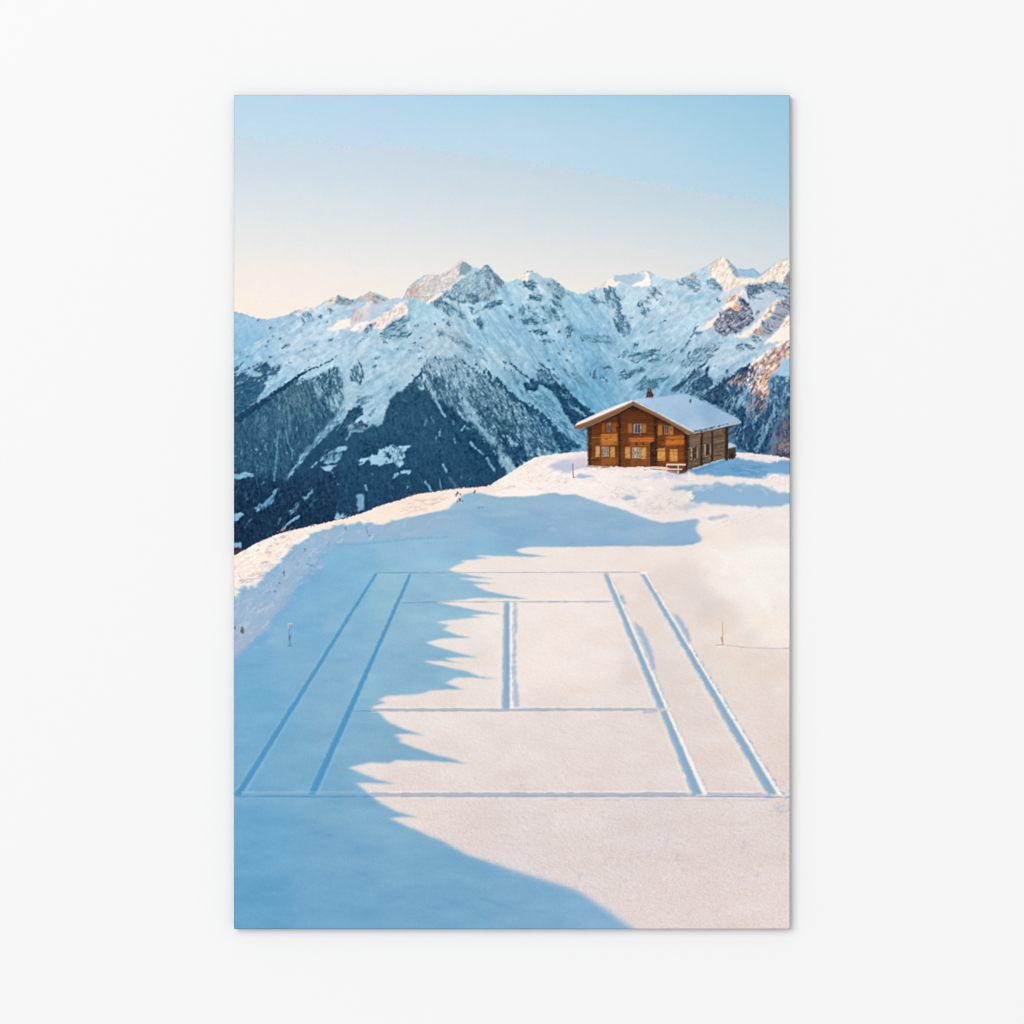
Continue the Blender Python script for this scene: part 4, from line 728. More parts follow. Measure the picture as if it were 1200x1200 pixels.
low_edge = Z1((1100, 1075), (950, 1075), (890, 1100), (930, 1118), (850, 1142), (890, 1165)) + [(445, 836)] + Z6((820, 115), (900, 150), (1000, 181), (920, 171), (845, 175), (880, 196), (868, 210), (950, 242), (1100, 293)) + Z7((200, 276), (355, 321), (200, 309), (0, 303)) \
    + Z6((850, 305), (820, 319), (720, 315), (612, 341), (680, 370), (760, 400), (850, 423), (760, 419), (652, 418), (690, 450), (740, 490), (780, 520), (850, 560), (965, 592), (900, 588), (815, 594), (900, 630), (1000, 675), (1100, 720)) \
    + Z7((130, 657), (250, 722), (350, 777), (450, 812), (600, 862), (750, 907), (900, 955), (1000, 1020), (1157, 1132)) + [(760, 1095), (266, 1095)]
SHP = top_edge + jag + low_edge
bk = sstep(480, 440, x) * sstep(720, 700, y)
hard = inside(SHP, x + (.35 + 1.6 * bk) * fbm(x / 5, y / 3, 3, 90), y + (.2 + 1.6 * bk) * fbm(x / 4, y / 2.5, 3, 91)).astype(np.float32)
del bk
m1 = blur1(blur1(hard, 1.7 * S, 1), .75 * S, 0); m2 = blur1(blur1(hard, 2.4 * S, 1), 1.1 * S, 0); m3 = blur(hard, 3.4 * S)
t1 = sstep(700, 900, y); t2 = sstep(930, 1080, y)
SM = (m1 * (1 - t1) + m2 * t1) * (1 - t2) + m3 * t2
del m1, m2, m3, hard
# fine crust: lit grains catch the low sun
lightness = (sstep(540, 620, y) * .5 + .5)
gr = fbm(x / 1.8, y / 1.5, 3, 95, .7) - fbm((x - .9) / 1.8, (y + .5) / 1.5, 3, 95, .7)
gr2 = fbm((x + y * .5) / 5, (y - x * .3) / 2.6, 3, 96, .6) - fbm((x - 2 + y * .5 + .5) / 5, (y + 1 - x * .3 + .6) / 2.6, 3, 96, .6)
gs = np.interp(y, [560, 650, 760, 900, 1000, 1089], [2.4, 1.2, 2.2, 4.4, 6.4, 7.0]).astype(np.float32)
gs2 = np.interp(y, [560, 650, 760, 900, 1000, 1089], [1.6, 1.2, 1.8, 2.6, 3.4, 3.6]).astype(np.float32)
Lf = Lf + (gr * gs * .46 + np.minimum(fbm(x / 1.7, y / 1.5, 3, 99, .7), 1.0) * gs * .50)[..., None] * np.array([1.0, 1.0, .95], np.float32) + (gr2 * gs2 * .45)[..., None] * np.array([.9, 1, 1.05], np.float32)
Lf = Lf + (fbm(x / 44, y / 20, 4, 97) * 2.2)[..., None] * np.array([.6, 1, 1.3], np.float32)
Sf = Sf + (fbm(x / 34, y / 12, 3, 98) * 2.2)[..., None] * np.array([1.3, 1, .7], np.float32) + (gr * .9 + fbm(x / 1.6, y / 1.4, 2, 89) * 1.0)[..., None]
snow = Lf * (1 - SM[..., None]) + Sf * SM[..., None]
del Lf, Sf
img[:] = snow
del snow

BS = (138, 177, 208)
# drifts and hollows on the upper slope
for pts, col, a, soft, wp in [
    (Z3((470, 712), (520, 695), (560, 690), (640, 700), (720, 690), (760, 678), (830, 690), (900, 680), (1000, 690), (1080, 722), (1200, 742), (1200, 808), (1100, 818), (1050, 822), (900, 815), (750, 805), (640, 798), (598, 780), (610, 750), (612, 730), (560, 728)), (138, 177, 208), .92, 1.2, 1.3),
    (Z3((575, 615), (680, 570), (810, 540), (860, 532), (900, 540), (1050, 560), (1200, 540), (1200, 640), (1120, 625), (1050, 622), (1030, 648), (900, 648), (800, 640), (650, 634)), (106, 161, 200), .94, 1.0, 1.0),
    (Z3((900, 590), (1050, 570), (1180, 590), (1180, 640), (1040, 630), (1020, 650), (900, 640)), (128, 172, 207), .6, 2.5, 1.5),
    (Z3((180, 765), (230, 748), (300, 770), (250, 778), (195, 778)), (150, 184, 212), .85, .8, 1.0),
    (Z3((690, 890), (740, 872), (820, 866), (790, 888), (740, 895)), (165, 186, 210), .8, .8, .8),
    (Z3((520, 830), (580, 800), (650, 806), (640, 822), (560, 845)), (180, 194, 214), .6, 1.2, 1.2),
    (Z3((300, 640), (420, 612), (520, 625), (560, 655), (420, 660)), (196, 204, 222), .6, 1.2, 1.2),
    (Z2((880, 580), (940, 545), (1115, 530), (1110, 585), (1000, 620), (930, 610)), (182, 188, 213), .8, 1.4, 1.0),
    (Z2((1040, 640), (1080, 625), (1180, 640), (1090, 655)), (160, 186, 214), .85, .8, .6),
    (Z2((1000, 530), (1115, 500), (1115, 570), (1040, 580)), (226, 208, 220), .55, 1.6, .8),
    (Z2((600, 712), (640, 700), (720, 703), (680, 712)), (196, 196, 212), .6, .8, .8)]:
    poly(pts, col, soft, a, wp, 4, sd())
rock(Z3((590, 735), (612, 725), (610, 770), (560, 790), (520, 770)), (244, 236, 230), .8, 1, -30, 5, 2, seed=sd())
rock(Z3((150, 640), (500, 600), (560, 650), (300, 690)), (206, 208, 220), .32, 2, -5, 6, 1.5, .3, .7, seed=sd())
rock(Z3((60, 690), (300, 700), (330, 760), (120, 780)), (214, 210, 216), .34, 2, 25, 5, 1.6, .3, .7, seed=sd())
rock(Z3((200, 800), (460, 740), (580, 800), (480, 880), (330, 860)), (222, 212, 211), .45, 2, -30, 7, 1.8, .4, .7, seed=sd())
rock(Z3((560, 690), (760, 690), (760, 720), (600, 730)), (196, 208, 224), .4, 1.2, 5, 6, 1.5, .3, .8, seed=sd())
rock(Z3((680, 580), (900, 560), (1100, 590), (1000, 640), (700, 630)), (84, 142, 184), .4, 2, 8, 12, 1.6, .5, .6, seed=sd())
rock(Z3((700, 870), (1000, 820), (1170, 840), (1000, 900), (760, 960)), (226, 216, 214), .35, 3, -20, 10, 2, .5, .6, seed=sd())
rock(Z2((580, 660), (760, 560), (900, 580), (930, 660), (800, 680)), (236, 222, 212), .4, 2, -40, 5, 2, .4, .7, seed=sd())
rock(Z2((920, 630), (1040, 650), (1000, 690), (930, 680)), (228, 206, 186), .45, 1.4, -60, 4, 1.6, .3, .7, seed=sd())
stroke(Z3((862, 505, 0), (870, 510, 26), (980, 525, 26), (1060, 545, 22), (1130, 530, 24), (1150, 540, 0)), (246, 233, 228), .9, 1.0, 1.2, 92)
rock(Z3((860, 500), (1000, 515), (1120, 535), (1060, 560), (900, 530)), (206, 200, 210), .4, 1, 5, 7, 1.6, .3, .7, seed=sd())
rock(Z3((1030, 650), (1060, 625), (1130, 622), (1170, 655), (1190, 700), (1120, 670)), (244, 232, 228), .85, .9, 15, 6, 2, seed=sd())
stroke(Z3((790, 650, 8), (900, 655, 16), (990, 672, 22), (1060, 700, 10), (1180, 728, 18)), (245, 234, 230), .9, .9, 1, 93)
stroke(Z2((480, 705, 4), (700, 712, 8), (1000, 712, 6)), (232, 220, 218), .4, 1.6, 1)
stroke(Z3((0, 655, 10), (300, 672, 14), (600, 660, 8)), (250, 238, 232), .5, 1.8, 1.5, 94)
# left bank: broken crust, tufts and lumps
BANKSH = Z1((20, 500), (60, 490), (230, 400), (330, 280), (410, 200), (500, 130), (640, 85), (900, 75), (1000, 60), (1200, 0), (1300, 20), (1200, 120), (900, 160), (660, 188), (590, 232), (545, 330), (430, 430), (330, 560), (250, 680), (150, 755), (20, 880))
slb, mb = pmask(BANKSH, 2.2, 2.0, 7, 333); mb = mb * np.clip(SM[slb] * 1.2 - .2, 0, 1); xb_, yb_ = coords(slb)
put(slb, mb * .85, np.stack([np.interp(yb_, [605, 650, 700, 750], [150, 156, 152, 164]), np.interp(yb_, [605, 650, 700, 750], [181, 184, 182, 182]), np.interp(yb_, [605, 650, 700, 750], [208, 210, 209, 207])], -1))
bank = Z1((40, 470), (200, 400), (300, 320), (400, 230), (520, 130), (700, 80), (900, 80), (940, 130), (700, 170), (600, 230), (480, 360), (320, 560), (180, 740), (40, 860))
rock(bank, (176, 192, 213), .45, 5, -50, 8, 3, .7, .55, seed=sd())
rock(Z1((150, 420), (300, 320), (420, 210), (560, 130), (600, 230), (440, 330), (300, 480), (100, 560)), (146, 182, 212), .45, 3, 60, 7, 2.4, .5, .6, seed=sd())
crest = Z1((40, 260), (180, 180), (330, 115), (520, 105), (480, 140), (400, 190), (330, 270), (240, 350), (200, 400), (60, 450))
rock(crest, (216, 202, 206), .32, 2, -18, 8, 2.4, .5, .6, seed=sd())
rock(crest, (243, 220, 206), .4, 2, -18, 9, 3, .6, .6, seed=sd())
rock(crest, (254, 244, 234), .4, 2, -12, 7, 2.4, .5, .7, seed=sd())
rock(Z1((180, 340), (260, 320), (240, 350), (200, 400), (60, 450), (50, 410)), (196, 192, 206), .45, 1.4, -15, 8, 1.5, .3, .8, seed=sd())
for (a, b, w_) in [(335, 145, 12), (245, 235, 14), (180, 222, 8), (290, 185, 8), (255, 200, 7), (235, 290, 14), (220, 298, 10), (300, 160, 6)]:
    stroke(Z1((a - 12, b + 2, w_ * .6), (a + 12, b - 1, w_)), (176, 178, 194), .7, .7, .7, sd())
rock(Z2((0, 800), (130, 760), (300, 735), (350, 760), (200, 830), (20, 880)), (230, 206, 194), .38, 2, -14, 8, 1.6, .35, .8, seed=sd())
rock(Z2((370, 720), (600, 712), (700, 735), (500, 745)), (238, 222, 216), .5, 2, 5, 8, 1.6, .35, .7, seed=sd())
for (a, b, w_, l_) in [(340, 362, 10, 30), (93, 690, 20, 26), (700, 100, 7, 12), (828, 122, 9, 14), (820, 96, 7, 10), (52, 680, 8, 14), (255, 466, 6, 10), (283, 460, 5, 10), (312, 415, 4, 6), (462, 222, 7, 8), (483, 272, 6, 6), (838, 138, 6, 4)]:
    stroke(Z1((a - 1, b - l_ * .6, w_ * .45), (a + 3, b + l_ * .4, w_)), (86, 92, 104) if l_ > 20 else (112, 122, 140), .85, .6, .7, sd(), 1.4)
stroke(Z1((475, 305, 8), (530, 328, 5)), (108, 150, 188), .7, .8, .5); poly(Z1((530, 315), (570, 312), (560, 332), (530, 335)), (178, 198, 216), 1, .6)
for (a, b, w_) in [(360, 745, 14), (368, 782, 15), (455, 733, 10), (488, 822, 6)]:
    stroke(Z2((a - 12, b + 4, w_ * .5), (a + 2, b - 2, w_), (a + 12, b + 2, w_ * .5)), (92, 78, 80) if w_ > 8 else (120, 150, 180), .85, .6, .8, sd(), 1.6)
for (a, b, c, d, w_) in [(380, 765, 440, 770, 5), (440, 790, 500, 800, 6), (250, 885, 420, 868, 8), (500, 870, 760, 850, 12), (890, 955, 945, 945, 12), (130, 960, 40, 985, 8)]:
    stroke(Z2((a, b, w_), ((a + c) / 2, (b + d) / 2, w_ * 2.2), (c, d, w_)), (170, 190, 213), .42, 2.0, 1.2, sd(), 6)
poly(Z3((110, 960), (150, 940), (180, 970), (140, 985)), (164, 184, 208), 3, .6)
rock(Z2((530, 690), (545, 685), (545, 700)), (240, 230, 224), .9, .6, seed=sd())
stroke(Z1((160, 795, 4), (200, 790, 7), (240, 785, 3)), (150, 184, 210), .6, .9, .5)
hatch(Z3((0, 600), (560, 650), (1000, 655), (1180, 740), (1180, 760), (600, 700), (470, 720), (560, 820), (430, 900), (200, 830), (0, 760)), 80, [(252, 243, 236), (208, 208, 221), (214, 208, 214), (250, 238, 230)], 4, 20, (6, 22), (1.0, 3.2), 71, (.18, .42), .25, 1.3)
hatch(Z2((560, 690), (760, 560), (940, 530), (1100, 590), (1180, 700), (700, 745)), 50, [(253, 244, 236), (222, 208, 206), (208, 208, 222)], -18, 22, (5, 16), (1.0, 2.8), 72, (.2, .45), .25, 1.2)
hatch(BANKSH, 130, [(178, 196, 216), (140, 175, 206), (196, 206, 219), (168, 182, 206)], -42, 24, (4, 18), (1.0, 3.4), 73, (.18, .42), .3, 1.2)
hatch(crest, 70, [(220, 204, 206), (255, 247, 238), (240, 216, 202), (200, 192, 204)], -22, 18, (4, 15), (.9, 2.8), 74, (.25, .6), .3, .9)
hatch([(470, 620), (560, 592), (680, 592), (760, 618), (800, 634), (620, 634), (500, 640)], 36, [(160, 190, 214), (132, 174, 205), (152, 180, 206)], 2, 8, (14, 46), (1.5, 4.5), 75, (.14, .3), .2, 2.0)
hatch([(285, 960), (440, 950), (560, 1020), (680, 1075), (290, 1075)], 46, [(118, 172, 207), (98, 156, 198), (128, 176, 207)], 6, 14, (14, 50), (2, 6), 76, (.08, .2), .25, 2.4)
hatch([(300, 780), (440, 690), (500, 700), (500, 780), (420, 900), (300, 900)], 40, [(140, 184, 211), (120, 170, 205)], -6, 14, (12, 40), (2, 5), 77, (.07, .18), .25, 2.2)
hatch([(480, 945), (640, 945), (900, 945), (915, 1075), (780, 1070), (640, 1010)], 90, [(238, 228, 224), (206, 198, 202), (240, 230, 226)], -28, 24, (4, 14), (1, 3), 78, (.12, .3), .3, 1.3)
# foot of the bank, a slightly deeper blue seam
stroke(Z1((600, 210, 14), (480, 370, 26), (330, 590, 34), (200, 760, 30)), (110, 168, 207), .45, 5, 2)
stroke(Z1((600, 195, 6), (800, 185, 9), (1000, 165, 8), (1200, 150, 6)), (116, 170, 206), .6, 1.8, .6)
stroke(Z4((0, 170, 6), (100, 150, 8), (300, 150, 6)), (122, 172, 206), .5, 1.8, .6)
# right bank: bright crest and hollows
stroke(Z3((690, 1060, 20), (800, 1110, 40), (900, 1200, 50), (1010, 1340, 60), (1060, 1440, 40)), (248, 245, 240), .55, 5, 2)
for (a, b, w_, h_, al) in [(660, 530, 60, 60, .30), (640, 600, 50, 40, .22), (900, 740, 50, 40, .30), (980, 1010, 60, 40, .20), (560, 470, 60, 60, .14), (935, 840, 40, 40, .2), (535, 285, 30, 10, .2), (720, 190, 12, 8, .4), (150, 840, 60, 60, .2), (370, 880, 40, 60, .2)]:
    T5 = lambda *p: T(700, 600, 5, *p)
    poly(T5((a - w_, b), (a - w_ * .5, b - h_), (a + w_ * .6, b - h_ * .7), (a + w_, b + h_ * .2), (a + w_ * .2, b + h_), (a - w_ * .6, b + h_ * .7)), (190, 194, 206), 5, al * .75, 3, 6, sd())
stroke(T(700, 600, 5, (600, 40, 6), (700, 30, 10), (770, 20, 4)), (206, 204, 210), .5, 1.5, 1)
for (a, b, l_) in [(475, 720, 20), (390, 770, 18), (525, 795, 18), (860, 745, 26), (1060, 795, 22), (40, 890, 26), (930, 880, 16), (860, 730, 16)]:
    stroke(Z8((a + l_ * .4, b - l_ * .8, 5), (a, b, 10), (a - l_ * .3, b + l_ * .8, 4)), (196, 198, 208), .6, 2.2, 1.4, sd())
for k in range(46):
    q = np.random.RandomState(500 + k); a = q.uniform(60, 1060); b = q.uniform(540, 1120)
    if b > 900 + a * .55: continue
    stroke(Z8((a, b, 3), (a + q.uniform(6, 14), b - q.uniform(2, 10), 2)), (200, 196, 202), .4, 1.2, .8, sd())

# ------------------------------------------------------------------ trenches of the court, dug in the snow
x, y = coords(ALL)
LS = SM                                           # 1 in shade
def mix_put(pts, lit_c, sh_c, a=1.0, soft=.5, warp=0.0, wsc=3.0, ash=None, seed=None):
    sl, m = pmask(pts, soft, warp, wsc, seed or sd()); s_ = LS[sl]
    col = np.array(lit_c, np.float32) * (1 - s_[..., None]) + np.array(sh_c, np.float32) * s_[..., None]
    put(sl, m * (a * (1 - s_) + (a if ash is None else ash) * s_), col)
def quad(xa, ya, wa, xb, yb, wb): return [(xa - wa / 2, ya), (xa + wa / 2, ya), (xb + wb / 2, yb), (xb - wb / 2, yb)]
COURT = []; ANIS[:] = [1.0, 1.0]
# left sidelines, wholly in shade
for (xa, xb, wa, wb) in [(440.6, 278.6, 3.0, 8.6), (481.2, 365.2, 3.0, 9.4)]:
    poly(quad(xa + 2.2, 672, 1.6, xb + 6.0, 931.5, 4.0), (142, 187, 214), 1.0, .6, .25, 3, sd())
    poly(quad(xa - 2.0, 672, 1.4, xb - 5.6, 931.5, 3), (142, 188, 214), .9, .45, .25, 3, sd())
    poly(quad(xa, 672, wa, xb, 931.5, wb), (88, 155, 197), .7, .95, .35, 3, sd())
    poly(quad(xa + .2, 672, wa * .5, xb + .6, 931.5, wb * .55), (70, 143, 188), 1.2, .65)
    COURT.append(quad(xa, 672, wa + 1, xb, 931.5, wb + 1))
# horizontal lines
stroke([(442, 671.2, 1.1), (753, 670.6, 1.3)], (186, 188, 198), .85, .6, .15, sd(), 8)
stroke([(442, 671.2, 1.1), (530, 671.1, 1.1)], (112, 158, 190), .9, .6, .15, sd(), 8)
stroke([(444, 672.8, 1), (530, 672.8, 1)], (156, 196, 218), .5, .7)
stroke([(473, 706.4, 1.4), (512, 705.6, 1.4)], (112, 160, 192), .9, .6, .15, sd(), 8)
stroke([(512, 705.4, 1.3), (721, 705.0, 1.5)], (180, 184, 196), .9, .6, .25, sd(), 8)
stroke([(530, 707.2, 1), (720, 706.9, 1)], (240, 231, 225), .5, .6)
COURT += [[(442, 670), (753, 669.5), (753, 672), (442, 672.5)], [(473, 704.6), (721, 704), (721, 706.4), (473, 707.4)]]
stroke([(414, 833.4, 1.2), (440, 833.0, 1.2)], (104, 155, 190), .9, .6, .15, sd(), 8)
stroke([(438, 829.0, 1.4), (590, 828.6, 1.2), (773, 828.8, 1.2)], (242, 232, 226), .7, .8, .3, sd(), 8)
stroke([(436, 831.8, 3.2), (520, 831.8, 3.6), (590, 832.0, 3.4), (640, 831.4, 3.2), (773, 831.0, 2.8)], (180, 184, 198), .95, .7, .3, sd(), 8)
stroke([(450, 833.2, 1), (590, 833.4, 1.2), (770, 832.6, .8)], (164, 172, 190), .6, .6, .3, sd(), 8)
stroke([(436, 834.6, 1), (770, 834.2, 1)], (238, 228, 222), .5, .7, .3, sd(), 8)
stroke([(755, 834.6, 2), (770, 834, 3)], (170, 180, 200), .6, .8, .4, sd(), 8)
COURT += [[(414, 829.8), (773, 829), (773, 833.4), (414, 834.2)]]
stroke([(284, 928.6, 2.2), (366, 928.4, 2.6), (430, 928.6, 2)], (146, 188, 211), .6, .9, .3, sd(), 8)
stroke([(276, 933.0, 1.4), (440, 933.4, 1.8)], (88, 146, 186), .85, .7, .25, sd(), 8)
stroke([(290, 931.4, 2.4), (440, 931.6, 2.6)], (122, 168, 198), .5, .9, .3, sd(), 8)
stroke([(430, 927.8, 1.6), (600, 927.6, 1.8), (816, 927.4, 1.6), (905, 928, 1.2)], (240, 229, 224), .8, .9, .4, sd(), 8)
stroke([(436, 931.4, 4.6), (520, 931.2, 4.8), (600, 931.2, 5.2), (700, 931.4, 4.8), (814, 931.0, 4.6)], (176, 182, 199), .95, .8, .4, sd(), 8)
stroke([(470, 933.2, 1.4), (600, 933.4, 1.6), (814, 933.2, 1.4), (917, 933.6, 1.4)], (156, 167, 189), .7, .7, .3, sd(), 8)
stroke([(828, 930.6, 3.0), (902, 931.0, 3.0)], (186, 186, 202), .9, .8, .35, sd(), 8)
stroke([(828, 933.2, 1.2), (924, 934.2, 1.6)], (138, 158, 190), .8, .7, .3, sd(), 8)
stroke([(440, 935.4, 1), (640, 935.6, 1.2), (900, 935.6, 1.2)], (238, 226, 221), .6, .7, .35, sd(), 8)
stroke([(640, 937.2, 1), (900, 937.4, 1.4)], (196, 196, 206), .5, .8, .5, sd(), 8)
COURT += [[(276, 928.6), (917, 928.4), (917, 934.6), (276, 934.6)]]
# centre line and right sidelines: shaded trench, far wall catching the sun, drifted lip
def trench(xa, ya, wa, xb, yb, wb, ea, eb, fr=.6):
    poly(quad(xa - wa * .5 - 1.6, ya, 3.0, xb - wb * .5 - 2.6, yb, 5.0), (243, 231, 221), 1.4, .75, .3, 3, sd())
    poly([(xa + wa * .5 + ea, ya), (xa + wa * .5 + ea + .9, ya), (xb + wb * .5 + eb + 2.2, yb), (xb + wb * .5 + eb, yb)], (172, 184, 204), .8, fr, .8, 2.5, sd())
    poly(quad(xa, ya, wa, xb, yb, wb), (146, 177, 202), 1.25, .97, .3, 8, sd())
    poly(quad(xa + wa * .12, ya, wa * .4, xb + wb * .12, yb, wb * .4), (126, 165, 197), 1.3, .5)
    poly([(xa + wa * .5 - .2, ya), (xa + wa * .5 + ea, ya), (xb + wb * .5 + eb, yb), (xb + wb * .5 - .2, yb)], (250, 245, 239), .75, .9, .25, 3, sd())
    q = np.random.RandomState(int(xa * 10))
    for k in range(int((yb - ya) / 4)):
        t = q.rand() ** .8; w_ = .7 + 1.5 * t * q.rand(); xl = xa - wa * .5 + t * (xb - wb * .5 - xa + wa * .5); xr = xa + wa * .5 + ea + t * (xb + wb * .5 + eb - xa - wa * .5 - ea); yy_ = ya + t * (yb - ya); dx = (xb - xa) / (yb - ya) * 2.5
        stroke([(xl - dx + q.normal(0, .4), yy_ - 2.5, w_ * .4), (xl + dx, yy_ + 2.5, w_)], [(243, 231, 222), (152, 179, 203), (176, 192, 208)][q.randint(3)], .55, .7, .4, sd())
        stroke([(xr - dx + q.normal(0, .5), yy_ - 2.5, w_ * .4), (xr + dx, yy_ + 2.5, w_)], [(250, 244, 238), (186, 194, 208), (236, 226, 220)][q.randint(3)], .5, .7, .4, sd())
    COURT.append([(xa - wa * .5, ya), (xa + wa * .5 + ea, ya), (xb + wb * .5 + eb, yb), (xb - wb * .5, yb)])
trench(594.2, 705.8, 7.0, 593.2, 830.4, 9.4, 2.4, 3.4, 0)
poly([(602, 706), (605.6, 706), (606.4, 722), (605.0, 740), (604.6, 770), (606, 800), (609, 820), (607, 828), (602.2, 830), (600.6, 780)], (158, 184, 209), 1.0, .75, .9, 2.5, sd())
trench(709.6, 671.8, 5.4, 775.6, 830.0, 9.0, 1.9, 3.3)
trench(777.6, 833.2, 8.0, 817.4, 931, 12.8, 3.0, 5.6)
trench(752.6, 671.8, 5.2, 905.4, 931, 12.4, 2.0, 4.4)
stroke([(752, 671.2, 3), (757.5, 671.4, 3)], (250, 246, 240), .9, .6)
stroke([(713, 672, 1.2), (723, 709, 1.2)], (186, 176, 180), .5, .6)
for p_ in [T(700, 600, 5, (210, 640), (250, 672), (290, 740), (325, 830), (340, 900), (335, 945), (310, 880), (270, 780)), T(700, 600, 5, (445, 600), (470, 605), (520, 670), (550, 750), (540, 770), (500, 700)),
           T(700, 600, 5, (130, 480), (150, 490), (170, 540), (150, 530))]:
    poly(p_, (146, 178, 207), 1.3, .8, .7, 3, sd())
for k, t_ in enumerate(np.linspace(.35, 1, 12)):
    stroke([(757 + 158 * t_, 672 + 256 * t_, .6), (760 + 158 * t_, 676 + 254 * t_, 1.8 * t_), (761 + 158 * t_, 681 + 254 * t_, .5)], (160, 178, 203), .6, .8, .8, sd())
stroke([(913, 929, 2), (918, 933.6, 2.4)], (251, 247, 242), .9, .8); stroke([(917, 935, 4), (926, 934, 2)], (178, 190, 208), .6, 1.4, .8, sd())
rock(Z8((1000, 520), (1090, 510), (1100, 600), (1040, 580)), (190, 197, 211), .6, 3, -40, 6, 3, .6, .7, seed=sd())

# ------------------------------------------------------------------ marker poles and the rope
POLES = []
stroke([(338.6, 731, .8), (338.8, 742, 1.0), (339.4, 756.5, 1.2)], (104, 130, 150), .85, .5, .2, sd())
stroke([(341.4, 731.6, .8), (340.8, 743, 1.0), (340.6, 756.5, 1.2)], (122, 148, 166), .85, .5, .2, sd())
stroke([(337.4, 731.2, 1.6), (342, 731.0, 1.6)], (196, 200, 196), .9, .6); stroke([(338, 733, 1.6), (338, 737, 1.6)], (206, 200, 190), .7, .6)
stroke([(339.6, 745, 1.5), (339.6, 750, 1.5)], (70, 110, 138), .7, .7, .5, sd()); stroke([(337, 757, 1.4), (343.6, 757, 1)], (100, 148, 182), .8, .6)
POLES.append([(336.6, 730), (343, 730), (342.4, 758), (337.4, 758)])
stroke([(846.8, 728.6, 1.0), (847.0, 750, 1.2), (846.8, 755.8, 1.4)], (198, 160, 142), .8, .6); stroke([(845.8, 746, 1.4), (846.2, 752, 2)], (166, 128, 112), .65, .6, .3, sd())
stroke([(839, 756, .8), (848, 755.6, 1.4)], (176, 156, 150), .75, .6); stroke([(848, 755.4, .9), (870, 758.4, .9), (895, 759.6, 1.0), (910, 760.2, 1.0), (926, 759.4, 1.1)], (188, 182, 186), .75, .7, .15, sd(), 8)
stroke([(842, 757.8, 1.5), (850, 757, 1.2)], (247, 240, 234), .7, .7)
POLES.append([(844.6, 728), (848.8, 728), (848.8, 757), (844.6, 757)])

# snow field only below its crest line
img[:] = mount_copy * (1 - sn_mask[..., None]) + img * sn_mask[..., None]
del mount_copy
rock([(320, 626), (330, 619), (334, 617), (335, 622)], (216, 186, 166), .8, .5, -50, 3, 1.4, seed=sd())
for (a, b) in [(331, 621), (342, 619), (366, 616.5), (405, 607), (480, 581.5), (486, 580)]:
    stroke([(a - 3, b + 1, .8), (a, b - 1, 1.8), (a + 3, b + .4, .6)], (130, 104, 98), .6, .7, .6, sd(), 1.3)
stroke([(275, 649.6, 1.0), (301, 635.2, 1.0), (331, 623.4, 1.0)], (60, 50, 62), .45, .7, .4, sd())
stroke([(465, 586, 1.0), (491, 577.6, 1.2), (573, 568.8, .8)], (90, 72, 80), .4, .7, .4, sd())
poly(Z2((530, 695), (536, 690), (545, 694), (540, 702)), (238, 226, 222), .5, .9)

# ------------------------------------------------------------------ the chalet
SOFT[0] = 1.0; ANIS[:] = [1.0, 1.0]
J = lambda *p: T(665, 455, 10.909, *p)
K = lambda *p: T(765, 455, 10.909, *p)
def boards(pts, base, dark, light, pitch, slope, seed, amp=1.0, soft=.35):
    sl, m = pmask(pts, soft); xx, yy = coords(sl)
    v = (yy - slope * xx) / pitch + .12 * fbm(xx / 14, yy / 6, 2, seed)
    row = np.floor(v); f = v - row
    rv = lat(row * 3.7 + seed, row * 0 + .5 * seed) - .5
    grain = fbm(xx / 9, yy / .8, 2, seed + 5)
    edge = sstep(.30, .0, f) + sstep(.80, 1.0, f) * .5
    t = np.clip(.5 + rv * 1.1 + grain * .16, 0, 1)[..., None]
    c = np.array(dark, np.float32) * (1 - t) + np.array(light, np.float32) * t
    c = c * .5 + np.array(base, np.float32) * .5
    c = c * (1 - .34 * amp * edge[..., None])
    put(sl, m, c); return sl, m
def tint(pts, col, a, soft): poly(pts, col, soft, a)
# annex shed behind
shed = K((955, 755), (1060, 740), (1055, 892), (1010, 905), (955, 900))
poly(shed, (74, 58, 50), .4); rock(shed, (46, 40, 40), .5, .8, 90, 6, 1.5, seed=sd())
shed_roof = K((950, 692), (1000, 700), (1078, 738), (1070, 752), (960, 775), (950, 770))
poly(shed_roof, (186, 204, 222), .4); stroke(K((1078, 742, 8), (1000, 762, 10), (960, 776, 8)), (92, 84, 84), .8, .5)
# long wall
side = K((455, 600), (470, 575), (640, 555), (780, 520), (960, 480), (972, 470), (965, 900), (905, 905), (760, 950), (620, 990), (455, 1060), (430, 1065))
boards(side, (108, 89, 74), (74, 58, 48), (178, 150, 122), 1.75, -.22, 3, 1.5)
tint(K((455, 575), (970, 460), (970, 545), (640, 600), (455, 640)), (120, 84, 56), .45, 2.2)
tint(K((455, 800), (610, 800), (610, 990), (455, 1060)), (84, 70, 60), .40, 2)
tint(K((640, 820), (750, 800), (750, 950), (640, 980)), (88, 74, 64), .32, 2)
tint(K((470, 650), (610, 630), (610, 690), (470, 720)), (186, 160, 132), .25, 1.2)
for (a, b, c, d, w_) in [(625, 560, 622, 985, 30), (760, 545, 758, 955, 28), (944, 490, 940, 910, 40)]:
    stroke(K((a, b, w_), (c, d, w_)), (54, 40, 34), .95, .45, .15, sd())
stroke(K((935, 900, 8), (970, 918, 8)), (60, 70, 90), .6, .6)
